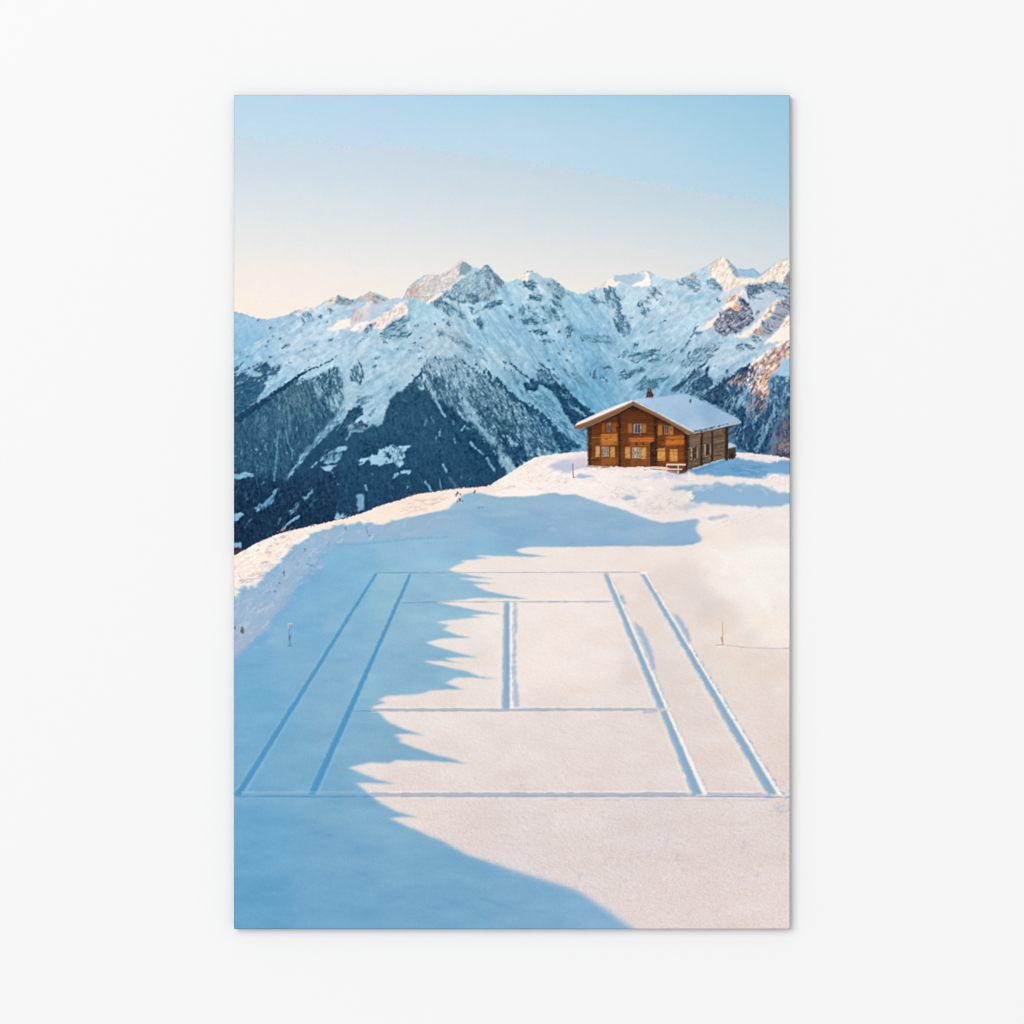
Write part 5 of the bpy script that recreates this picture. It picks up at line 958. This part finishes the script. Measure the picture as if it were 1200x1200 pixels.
# windows of the long wall
SWIN = []
for fr, gl in [(((478, 780), (575, 752), (575, 890), (478, 915)), ((505, 775), (555, 762), (555, 890), (505, 905))), (((655, 722), (742, 700), (742, 842), (655, 862)), ((680, 722), (722, 712), (722, 842), (680, 850)))]:
    poly(K(*fr), (84, 68, 54), .45, .85); poly(K(*gl), (58, 50, 46), .4, .95)
    stroke(K((gl[0][0] - 12, gl[0][1], 17), (gl[3][0] - 12, gl[3][1] + 4, 17)), (188, 164, 132), .95, .5, .1)
    stroke(K((gl[1][0] + 14, gl[1][1], 12), (gl[2][0] + 14, gl[2][1], 15)), (176, 152, 122), .9, .5, .1)
    SWIN.append(K(*fr))
stroke(K((530, 770, 5), (530, 898, 5)), (112, 98, 84), .8, .4)
# gable wall
gable = J((265, 520), (330, 470), (640, 325), (835, 215), (1100, 340)) + K((130, 400), (380, 545), (450, 600), (440, 1060), (400, 1075), (170, 1010), (0, 995)) + J((1050, 1005), (660, 1015), (640, 1010), (265, 985))
boards(gable, (116, 67, 38), (82, 46, 28), (150, 86, 44), 2.15, .015, 11, 1.25)
# where the low sun reaches under the eaves
for pts, col, a, soft in [
    (J((425, 590), (640, 580), (645, 720), (425, 740)), (216, 132, 56), .78, 1.2), (J((425, 880), (640, 890), (640, 990), (425, 990)), (182, 110, 50), .6, 1.6),
    (J((790, 640), (1110, 625), (1110, 700), (800, 690)), (208, 120, 52), .78, 1.1), (J((800, 700), (1045, 700), (1045, 990), (800, 1000)), (164, 96, 46), .55, 1.6),
    (K((160, 620), (400, 590), (405, 720), (165, 740)), (212, 116, 48), .80, 1.1), (K((160, 740), (400, 730), (400, 960), (60, 970)), (150, 82, 40), .40, 2),
    (J((330, 470), (640, 330), (835, 235), (1100, 350), (1100, 440), (700, 430), (640, 560), (300, 600)), (104, 54, 34), .50, 2.2), (J((265, 620), (420, 620), (420, 990), (265, 985)), (104, 70, 40), .45, 1.6),
    (J((660, 720), (800, 720), (790, 1000), (660, 1000)), (100, 66, 42), .45, 1.6), (K((0, 590), (160, 600), (60, 980), (0, 980)), (112, 62, 36), .45, 2), (K((130, 480), (400, 560), (400, 600), (270, 600)), (112, 54, 34), .5, 1.5)]:
    tint(pts, col, a, soft)
for (yy0, xa, xb, c) in [(590, 425, 640, (236, 152, 70)), (628, 310, 640, (226, 142, 62)), (655, 425, 640, (232, 150, 68)), (680, 430, 640, (190, 112, 48))]:
    stroke(J((xa, yy0 + 3, 10), (xb, yy0, 10)), c, .6, .6, .2, sd())
for (yy0, xa, xb, c) in [(645, 790, 1110, (216, 130, 58)), (670, 790, 1110, (206, 118, 52)), (735, 810, 1040, (180, 106, 50))]:
    stroke(J((xa, yy0, 12), (xb, yy0 - 4, 12)), c, .6, .6, .2, sd())
for (yy0, xa, xb) in [(628, 170, 400), (685, 165, 405), (708, 165, 405)]:
    stroke(K((xa, yy0, 11), (xb, yy0 - 10, 11)), (220, 126, 56), .55, .6, .2, sd())
for (yy0, xa, xb) in [(612, 430, 640), (640, 430, 640), (700, 430, 640), (950, 430, 640)]: stroke(J((xa, yy0, 5), (xb, yy0 - 2, 5)), (120, 64, 32), .55, .5)
for (yy0, xa, xb) in [(660, 790, 1110), (690, 800, 1100)]: stroke(J((xa, yy0, 5), (xb, yy0 - 3, 5)), (110, 58, 30), .55, .5)
for (yy0, xa, xb) in [(655, 165, 400), (738, 30, 400), (800, 0, 400), (940, 60, 400)]: stroke(K((xa, yy0, 6), (xb, yy0 - 6, 6)), (92, 46, 28), .55, .5)
# log-end pilasters
PIL = [J((250, 520), (305, 500), (305, 985), (262, 985)), J((640, 345), (680, 330), (680, 1005), (645, 1010)), J((1100, 360), (1150, 385), (1150, 1000), (1055, 1000), (1055, 700), (1110, 690)), K((405, 575), (470, 600), (440, 1065), (405, 1075))]
for p_, c in zip(PIL, [(66, 46, 36), (64, 42, 34), (70, 44, 32), (70, 44, 34)]):
    poly(p_, c, .6, .88); rock(p_, (44, 30, 28), .45, .7, 0, 3, .9, seed=sd())
stroke(J((263, 560, 8), (266, 985, 8)), (158, 108, 66), .7, .5)
stroke(J((1048, 700, 7), (1048, 995, 7)), (190, 120, 60), .6, .5); stroke(J((645, 620, 8), (645, 990, 8)), (170, 104, 52), .55, .5)
# brackets under the small balcony beam
for a in (880, 968): poly(J((a - 16, 695), (a + 16, 695), (a + 12, 735), (a - 8, 725)), (64, 38, 28), .4, .9)
# dark soffit under the gable
stroke(J((170, 545, 8), (330, 478, 14), (640, 335, 16), (835, 232, 18)), (64, 40, 30), .8, .6, .2, sd()); stroke(J((835, 232, 18), (1100, 355, 16)) + K((130, 420, 16), (400, 575, 16)), (74, 42, 30), .8, .6, .2, sd())
poly(J((770, 262), (835, 225), (905, 262), (900, 295), (780, 290)), (72, 42, 32), .8, .8); poly(J((225, 500), (310, 465), (310, 520), (240, 530)), (58, 42, 36), .7, .8)
# windows and shutters: (shutter boxes, window boxes) in tile pixels
SHUT, WIN = [], []
def shutter(fn, x0, y0, x1, y1, c):
    q = fn((x0, y0), (x1, y0 - 2), (x1, y1), (x0, y1)); poly(q, c, .42, .96); cc = tuple(int(v * .78) for v in c)
    hgt = y1 - y0
    for t in (.14, .86): stroke(fn((x0, y0 + hgt * t, 5), (x1, y0 + hgt * t - 2, 5)), cc, .75, .4)
    stroke(fn(((x0 + x1) / 2, y0, 3), ((x0 + x1) / 2, y1, 3)), cc, .4, .4); stroke(fn((x0, y1 + 4, 6), (x1, y1 + 4, 6)), (70, 42, 26), .6, .5); SHUT.append(q)
def window(fn, x0, y0, x1, y1, frame, glass, nx=2, ny=2):
    q = fn((x0 - 6, y0 - 6), (x1 + 6, y0 - 8), (x1 + 6, y1 + 6), (x0 - 6, y1 + 6)); poly(fn((x0 - 8, y0 - 8), (x1 + 8, y0 - 8), (x1 + 8, y1 + 8), (x0 - 8, y1 + 8)), (70, 44, 30), .5, .8)
    poly(fn((x0, y0), (x1, y0 - 2), (x1, y1), (x0, y1)), glass, .4)
    for i in range(nx + 1): a = x0 + (x1 - x0) * i / nx; stroke(fn((a, y0, 9), (a, y1, 9)), frame, .85, .4)
    for i in range(ny + 1): b = y0 + (y1 - y0) * i / ny; stroke(fn((x0, b, 7 if i in (0, ny) else 4), (x1, b - 2, 7 if i in (0, ny) else 4)), frame, .8 if i in (0, ny) else .55, .4)
    WIN.append(q)
SH0 = (176, 104, 42); SH2 = (226, 152, 62)
shutter(J, 440, 455, 482, 570, (152, 84, 36)); window(J, 508, 452, 552, 555, (176, 170, 168), (52, 52, 62), 2, 1); shutter(J, 572, 452, 620, 568, (156, 88, 38))
shutter(J, 772, 455, 826, 575, (168, 108, 54)); window(J, 850, 462, 942, 572, (186, 178, 172), (58, 56, 64), 2, 1); shutter(J, 955, 460, 1002, 570, (174, 112, 56))
poly(J((848, 465), (872, 465), (868, 570), (848, 570)), (168, 160, 156), .5, .6); poly(J((920, 465), (942, 465), (942, 570), (926, 570)), (150, 144, 142), .5, .5)
shutter(K, 66, 472, 118, 598, (186, 120, 60)); window(K, 152, 478, 198, 588, (176, 160, 148), (60, 54, 58), 2, 2); shutter(K, 208, 480, 264, 602, (200, 130, 64))
shutter(J, 360, 742, 412, 880, (214, 160, 92)); window(J, 440, 755, 524, 870, (206, 196, 182), (104, 88, 76), 4, 3); shutter(J, 545, 752, 604, 884, (210, 152, 84))
shutter(J, 738, 755, 800, 898, (208, 150, 84)); window(J, 832, 765, 930, 890, (212, 204, 192), (128, 110, 96), 4, 3); shutter(J, 942, 762, 1004, 905, (218, 162, 94))
shutter(K, 60, 768, 156, 928, (216, 156, 84)); shutter(K, 218, 780, 318, 938, (214, 154, 82))
for (a, b, c, d) in [(60, 800, 156, 798), (218, 812, 318, 810)]: stroke(K((a, b, 6), (c, d, 6)), (120, 70, 34), .7, .4)
for (a, b, c, d) in [(10, 806, 400, 800), (10, 912, 330, 926)]: stroke(K((a, b, 4), (c, d, 4)), (90, 50, 30), .35, .5)
q_ = np.random.RandomState(5)
for sh_ in SHUT:
    c_ = img[int((np.mean([p[1] for p in sh_]) - Y0) * S), int((np.mean([p[0] for p in sh_]) - X0) * S) + 2].copy()
    hatch(sh_, 9, [c_ * .78, c_ * 1.08, c_ * .88], 90, 6, (2, 5), (.5, 1.0), 80 + int(sh_[0][0]), (.35, .7), .1)
for wn_ in WIN: hatch(wn_, 5, [(60, 54, 56), (92, 80, 74), (222, 214, 206)], 90, 10, (1.5, 4), (.6, 1.1), 90 + int(wn_[0][0]), (.4, .7), .1)
gin = [(741 + (p[0] - 741) * .93, p[1]) for p in gable]
hatch(gin, 130, [(74, 40, 26), (156, 88, 42), (88, 50, 30), (186, 108, 50)], 1, 2, (3, 9), (.5, 1.0), 91, (.25, .6), .05)
sin_ = [(823 + (p[0] - 823) * .9, p[1]) for p in side]
hatch(sin_, 60, [(58, 46, 40), (182, 154, 124), (84, 68, 56), (70, 56, 48)], -12, 2, (3, 8), (.5, .9), 92, (.3, .6), .05)
sl, m = pmask(gable, .5); xx, yy = coords(sl)
ev_ = np.interp(xx, [675, 741, 813], [505, 476, 511]); img[sl] *= (1 - m * (.0 + .30 * np.exp(-np.clip(yy - ev_, 0, 99) / 6.0)))[..., None]
# stone footing, snow drifted against it
stroke(J((255, 1000, 14), (400, 1004, 16), (560, 1010, 12)), (176, 150, 128), .8, .8, .6, sd()); stroke(J((380, 1018, 8), (500, 1012, 8)), (120, 96, 82), .6, .7, .6, sd())
rock(J((250, 1010), (640, 1008), (1050, 1010), (1100, 1050), (640, 1040), (250, 1035)), (236, 222, 216), .85, .8, 0, 6, 1.5, seed=sd())
stroke(J((640, 1024, 12), (860, 1018, 12), (1050, 1026, 12)), (240, 226, 220), .8, .8, .8, sd()); stroke(J((980, 1042, 6), (1020, 1040, 6)), (190, 140, 110), .6, .6, .4, sd())
stroke(K((445, 1050, 12), (620, 1000, 14), (770, 950, 16), (905, 905, 16)), (196, 212, 228), .85, .7, .5, sd())
poly(K((500, 1060), (640, 1005), (780, 955), (910, 912), (960, 918), (860, 960), (700, 1020), (560, 1075)), (84, 140, 182), 1.2, .75, .5)
# roof snow
roof_main = J((835, 158), (880, 140), (1000, 126), (1100, 118)) + K((0, 122), (180, 100), (330, 80), (440, 76), (480, 92), (600, 150), (860, 275), (1080, 380), (1130, 425), (1128, 440), (900, 495), (520, 555), (490, 530), (300, 425), (100, 318), (0, 275)) + J((1000, 215),)
sl, m = pmask(roof_main, .45); xx, yy = coords(sl)
ct = [(745, 470, (183, 204, 225)), (790, 465, (171, 199, 223)), (805, 465, (162, 193, 219)), (800, 490, (158, 189, 216)), (830, 485, (145, 180, 209)), (850, 495, (160, 188, 214)), (815, 502, (174, 198, 220)), (775, 480, (165, 196, 223))]
put(sl, m, field(ct, sl, eps=60) + (fbm(xx / 5, yy / 3, 3, 140) * 1.6)[..., None])
# verge boards and eaves
verge = J((85, 480), (100, 470), (460, 330), (835, 160), (850, 175), (1100, 300)) + K((100, 345), (300, 455), (500, 560), (520, 572), (490, 592), (380, 545), (130, 405)) + J((1100, 342), (835, 212), (640, 322), (330, 462), (180, 520), (85, 520))
poly(verge, (144, 106, 78), .4); tint(J((85, 500), (460, 365), (835, 195), (835, 212), (640, 322), (330, 462), (180, 520), (85, 520)), (122, 86, 60), .6, .5); tint(J((835, 190), (1100, 320)) + K((130, 385), (490, 580), (490, 592), (380, 545), (130, 405)) + J((1100, 342), (835, 212)), (124, 84, 56), .6, .5)
stroke(J((90, 492, 5), (460, 346, 5), (836, 178, 5)), (176, 132, 96), .7, .4)
poly(J((815, 180), (840, 160), (862, 178), (838, 205)), (112, 76, 54), .5, .6)
snow_verge = J((95, 468), (130, 440), (240, 384), (460, 282), (700, 190), (830, 155), (850, 162), (700, 232), (460, 335), (250, 425), (105, 478))
poly(snow_verge, (250, 241, 232), .45); tint(J((130, 440), (240, 384), (460, 282), (700, 190), (830, 155), (700, 200), (460, 298), (250, 395)), (190, 196, 210), .6, .5)
stroke(J((850, 162, 8), (1000, 235, 11), (1100, 288, 11)), (240, 232, 222), .95, .45, .1); stroke(K((0, 280, 11), (100, 328, 12), (300, 436, 12), (490, 540, 12), (520, 562, 10)), (240, 230, 220), .95, .45, .1)
stroke(K((520, 578, 10), (640, 560, 10), (800, 520, 9), (1000, 472, 9), (1130, 440, 8)), (212, 204, 202), .9, .5, .1)
stroke(K((530, 552, 6), (700, 515, 7), (900, 468, 7), (960, 455, 3)), (66, 70, 82), .85, .5, .6, sd(), 3); stroke(K((1040, 440, 4), (1100, 425, 5)), (110, 118, 132), .6, .5, .4, sd())
stroke(K((520, 590, 9), (760, 540, 10), (960, 495, 12), (1060, 470, 6)), (70, 54, 48), .8, .6, .2)
poly(K((960, 490), (1050, 468), (1020, 505), (975, 520)), (60, 58, 66), .5, .8)
# chimney and vent
chim = J((1005, 118), (1010, 70), (1022, 45), (1035, 0), (1055, -10), (1072, 10), (1080, 50), (1100, 75), (1098, 120))
poly(chim, (98, 74, 62), .45); poly(J((1040, 20), (1050, -5), (1062, 15), (1062, 45), (1046, 45)), (206, 190, 178), .5, .8); rock(chim, (62, 46, 42), .45, .6, 90, 3, 1, seed=sd())
stroke(J((1010, 120, 5), (1100, 116, 5)), (206, 150, 100), .5, .5)
vent = K((468, 140), (490, 138), (492, 182), (470, 186)); poly(vent, (66, 84, 104), .45)
# bench and table
bench = K((0, 1005), (170, 1012), (175, 975), (190, 962), (412, 965), (415, 990), (342, 998), (340, 1020), (375, 1022), (372, 1050), (330, 1052), (330, 1090), (312, 1088), (312, 1045), (180, 1040), (178, 1060), (165, 1055), (165, 1032), (0, 1025))
poly(K((170, 1035), (410, 1000), (412, 1090), (330, 1100), (180, 1060)), (116, 80, 62), .8, .75); poly(K((330, 1030), (410, 1020), (412, 1080), (360, 1098), (330, 1090)), (66, 56, 54), .7, .85)
stroke(J((1052, 1010, 14), (1200, 1024, 14)), (232, 208, 190), .95, .45); stroke(K((0, 1012, 15), (180, 1024, 15)), (232, 208, 190), .95, .45); stroke(J((1060, 1028, 8), (1200, 1042, 8)), (120, 84, 62), .7, .5); stroke(K((0, 1034, 8), (160, 1044, 8)), (120, 84, 62), .7, .5)
stroke(K((182, 974, 22), (412, 976, 22)), (238, 214, 196), .97, .45); stroke(K((185, 990, 6), (410, 992, 6)), (150, 110, 84), .8, .4)
for (a, b, c, d, w_) in [(178, 985, 176, 1060, 14), (325, 985, 322, 1090, 16)]: stroke(K((a, b, w_), (c, d, w_)), (224, 196, 174), .95, .4)
stroke(K((180, 1034, 16), (370, 1036, 18)), (232, 208, 192), .95, .45); stroke(K((190, 1050, 6), (360, 1052, 6)), (110, 82, 66), .7, .4)
# snow at the foot of the bench
rock(K((0, 1050), (160, 1060), (330, 1095), (420, 1080), (500, 1090), (460, 1130), (0, 1110)), (206, 208, 222), .6, 1, 5, 6, 1.6, .4, .85, seed=sd())
poly(K((360, 1085), (420, 1060), (450, 1075), (400, 1095)), (120, 120, 134), .8, .6); rock(K((440, 1085), (520, 1080), (520, 1115), (450, 1120)), (236, 228, 232), .85, .7, 0, 4, 1.6, seed=sd())
# pole beside the chalet
stroke(J((68, 965, 7), (70, 1060, 8), (75, 1135, 10)), (92, 70, 70), .9, .5); stroke(J((75, 1140, 12), (98, 1142, 8)), (110, 92, 96), .8, .6)
stroke(J((100, 1010, 4), (180, 1035, 4), (250, 1035, 4)), (196, 184, 192), .5, .7, .5, sd())
POLES.append(J((58, 958), (84, 958), (100, 1148), (60, 1148)))

# ------------------------------------------------------------------ one colour per print cell corner
img = np.clip(img, 0, 255)
x, y = coords(ALL)
img += (fbm(x / 0.9, y / 0.9, 1, 170) * 1.0)[..., None]
del x, y
NX, NY = PW + 1, PH + 1
b = blur(img, .35 * S)
ii = np.clip(np.arange(NY) * S, 1, H - 1); jj = np.clip(np.arange(NX) * S, 1, W - 1)
col = (b[ii][:, jj] + b[ii - 1][:, jj] + b[ii][:, jj - 1] + b[ii - 1][:, jj - 1]) / 4
del b
col = col + .5 * (col - blur(col, 1.0))
c01 = np.clip(col, 0, 255) / 255
linr = np.where(c01 <= .04045, c01 / 12.92, ((c01 + .055) / 1.055) ** 2.4)
albedo = np.clip(linr / WHITE, 0.004, 0.9).astype(np.float32)

# ================================================================== materials
def print_material():
    m = bpy.data.materials.new("printed_paper"); m.use_nodes = True; nt = m.node_tree
    p = nt.nodes["Principled BSDF"]; a = nt.nodes.new("ShaderNodeVertexColor"); a.layer_name = "ink"
    nt.links.new(a.outputs[0], p.inputs["Base Color"])
    p.inputs["Roughness"].default_value = .8; p.inputs["Specular IOR Level"].default_value = 0.0
    return m
def plain(name, c, rough=.8, noise=None):
    m = bpy.data.materials.new(name); m.use_nodes = True; nt = m.node_tree; p = nt.nodes["Principled BSDF"]
    p.inputs["Base Color"].default_value = (*c, 1); p.inputs["Roughness"].default_value = rough; p.inputs["Specular IOR Level"].default_value = 0.0
    if noise:
        n = nt.nodes.new("ShaderNodeTexNoise"); n.inputs["Scale"].default_value = noise[0]; n.inputs["Detail"].default_value = 4
        co = nt.nodes.new("ShaderNodeTexCoord"); nt.links.new(co.outputs["Object"], n.inputs["Vector"])
        r = nt.nodes.new("ShaderNodeMapRange"); r.inputs[3].default_value = 1 - noise[1]; r.inputs[4].default_value = 1 + noise[1]; nt.links.new(n.outputs[0], r.inputs[0])
        mx = nt.nodes.new("ShaderNodeVectorMath"); mx.operation = 'SCALE'; mx.inputs[0].default_value = c; nt.links.new(r.outputs[0], mx.inputs["Scale"]); nt.links.new(mx.outputs[0], p.inputs["Base Color"])
    return m
M_PRINT = print_material()
M_WALL = plain("white_wall_paint", (.80, .80, .80), .9, (60, .004))
M_BOARD = plain("print_board", (.42, .42, .42), .8, (200, .05))

# ================================================================== geometry
def mesh_obj(name, verts, faces, mat, parent=None):
    me = bpy.data.meshes.new(name); me.from_pydata(verts, [], faces); me.update(); me.materials.append(mat)
    o = bpy.data.objects.new(name, me); sc.collection.objects.link(o)
    if parent: o.parent = parent
    return o
wall = mesh_obj("wall", [(-4, 0, -1), (4, 0, -1), (4, 0, 4), (-4, 0, 4), (-4, .1, -1), (4, .1, -1), (4, .1, 4), (-4, .1, 4)], [(0, 1, 2, 3), (5, 4, 7, 6), (4, 5, 1, 0), (3, 2, 6, 7), (1, 5, 6, 2), (4, 0, 3, 7)], M_WALL)
wall["kind"] = "structure"; wall["label"] = "plain off white wall behind the print"

GAP, THICK = 0.0045, 0.0050         # stand-off from the wall, board thickness
FRONT = -(GAP + THICK)
sc_f = (DIST + FRONT) / DIST        # so that the front face shows at the photograph's pixels
poster = bpy.data.objects.new("poster_print", None); sc.collection.objects.link(poster)
poster["label"] = "unframed portrait poster of a tennis court dug in snow below alpine peaks"
poster["category"] = "poster"

def wx(px): return (px - 600) * PX * sc_f
def wz(py): return (600 - py) * PX * sc_f
poster.location = (0, 0, 1.5)
# cell corners
gx = np.arange(NX) + X0; gy = np.arange(NY) + Y0
VX, VY = np.meshgrid(gx.astype(float), gy.astype(float))
# part of each cell
cx = np.arange(PW) + X0 + .5; cy = np.arange(PH) + Y0 + .5
CX, CY = np.meshgrid(cx, cy)
part = np.zeros((PH, PW), np.int32)                                  # 0 sky
part[CY > np.interp(cx, rx, ry)[None]] = 1                           # mountains
part[CY > np.interp(cx, [p[0] for p in SNOWLINE], [p[1] for p in SNOWLINE])[None]] = 2
names = {0: ("printed_sky", None, None), 1: ("printed_mountains", None, "snowy mountain range with a blue shaded forested flank, printed"), 2: ("printed_snow_field", None, "sunlit snow field with a jagged blue tree shadow, printed")}
nid = [3]
def region(pts, name, up, label=None):
    k = nid[0]; nid[0] += 1
    part[inside(pts, CX, CY)] = k; names[k] = (name, up, label); return k
for p_ in COURT: region(p_, "court_line", 2)
ch = region(side, "printed_chalet", None, "dark timber chalet under a snowy roof, printed")
part[inside(gable, CX, CY)] = ch; part[inside(shed, CX, CY)] = ch
for p_ in SWIN + WIN: region(p_, "window", ch)
for p_ in SHUT: region(p_, "shutter", ch)
rk = region(roof_main, "roof", ch)
part[inside(verge, CX, CY)] = rk; part[inside(snow_verge, CX, CY)] = rk
region(shed_roof, "shed_roof", ch); region(chim, "chimney", ch); region(vent, "vent_pipe", ch)
region(bench, "bench", ch)
for p_, l in zip(POLES, ("blue grey marker pole in the shaded snow, printed", "thin brown marker pole at the right, printed", "dark pole beside the chalet, printed")): region(p_, "marker_pole", None, l)

objs = {}
def build(k, parent):
    name, up, label = names[k]
    r, c = np.nonzero(part == k)
    if len(r) == 0: return None
    v0 = r * NX + c
    quads = np.stack([v0 + NX, v0 + NX + 1, v0 + 1, v0], 1)          # faces look toward -y
    used, inv = np.unique(quads, return_inverse=True); inv = inv.reshape(-1, 4)
    n, f = len(used), len(quads)
    me = bpy.data.meshes.new(name)
    me.vertices.add(n); me.loops.add(4 * f); me.polygons.add(f)
    co = np.zeros((n, 3), np.float32)
    px = VX.ravel()[used]; py = VY.ravel()[used]
    co[:, 0] = (px - 600) * PX * sc_f; co[:, 1] = FRONT; co[:, 2] = (600 - py) * PX * sc_f
    me.vertices.foreach_set("co", co.ravel())
    me.loops.foreach_set("vertex_index", inv.astype(np.int32).ravel())
    me.polygons.foreach_set("loop_start", np.arange(0, 4 * f, 4, dtype=np.int32))
    me.polygons.foreach_set("loop_total", np.full(f, 4, np.int32))
    me.update(calc_edges=True)
    at = me.color_attributes.new("ink", 'FLOAT_COLOR', 'POINT')
    ca = np.ones((n, 4), np.float32); ca[:, :3] = albedo.reshape(-1, 3)[used]
    at.data.foreach_set("color", ca.ravel())
    me.materials.append(M_PRINT)
    o = bpy.data.objects.new(name, me); sc.collection.objects.link(o); o.parent = parent
    if label: o["label"] = label
    objs[k] = o; return o
for k in sorted(names):
    if names[k][1] is None: build(k, poster)
for k in sorted(names):
    if names[k][1] is not None: build(k, objs[names[k][1]])

# rim: the print wraps over a narrow rounded edge on to the board's sides
ring = [(i, 0) for i in range(NX)] + [(NX - 1, j) for j in range(1, NY)] + [(i, NY - 1) for i in range(NX - 2, -1, -1)] + [(0, j) for j in range(NY - 2, 0, -1)]
R = len(ring); offs = [(0.0, 0.0), (0.45, 0.5), (0.9, 1.6), (1.0, 3.0), (1.0, THICK / PX)]
vs, cs, fs = [], [], []
for (o_, d_) in offs:
    for (i, j) in ring:
        nx_ = -1 if i == 0 else (1 if i == NX - 1 else 0); ny_ = -1 if j == 0 else (1 if j == NY - 1 else 0)
        k_ = .72 if nx_ and ny_ else 1
        vs.append((wx(X0 + i + nx_ * o_ * k_), FRONT + d_ * PX, wz(Y0 + j + ny_ * o_ * k_))); cs.append((*(albedo[j, i] * (.74 if o_ else 1)), 1))  # edge shade put into the ink: picture colours darkened past the front face
for a in range(len(offs) - 1):
    for q in range(R):
        q2 = (q + 1) % R; fs.append((a * R + q, a * R + q2, (a + 1) * R + q2, (a + 1) * R + q))
rim = mesh_obj("print_edge", vs, fs, M_PRINT, poster)
at = rim.data.color_attributes.new("ink", 'FLOAT_COLOR', 'POINT')
at.data.foreach_set("color", np.array(cs, np.float32).ravel())
e = 1.1
bx0, bx1, bz0, bz1 = wx(X0 - e), wx(X0 + PW + e), wz(Y0 + PH + e), wz(Y0 - e)
yb, yf = -GAP + .0012, -GAP
mesh_obj("backing_board", [(bx0, yf, bz0), (bx1, yf, bz0), (bx1, yf, bz1), (bx0, yf, bz1), (bx0, yb, bz0), (bx1, yb, bz0), (bx1, yb, bz1), (bx0, yb, bz1)],
         [(0, 1, 2, 3), (5, 4, 7, 6), (4, 5, 1, 0), (3, 2, 6, 7), (1, 5, 6, 2), (4, 0, 3, 7)], M_BOARD, poster)
hb = .03
mesh_obj("hanging_rail", [(bx0 + .1, -GAP + .0012, wz(200)), (bx1 - .1, -GAP + .0012, wz(200)), (bx1 - .1, -GAP + .0012, wz(200) - hb), (bx0 + .1, -GAP + .0012, wz(200) - hb),
                          (bx0 + .1, -.0001, wz(200)), (bx1 - .1, -.0001, wz(200)), (bx1 - .1, -.0001, wz(200) - hb), (bx0 + .1, -.0001, wz(200) - hb)],
         [(0, 1, 2, 3), (5, 4, 7, 6), (4, 5, 1, 0), (3, 2, 6, 7), (1, 5, 6, 2), (4, 0, 3, 7)], M_BOARD, poster)
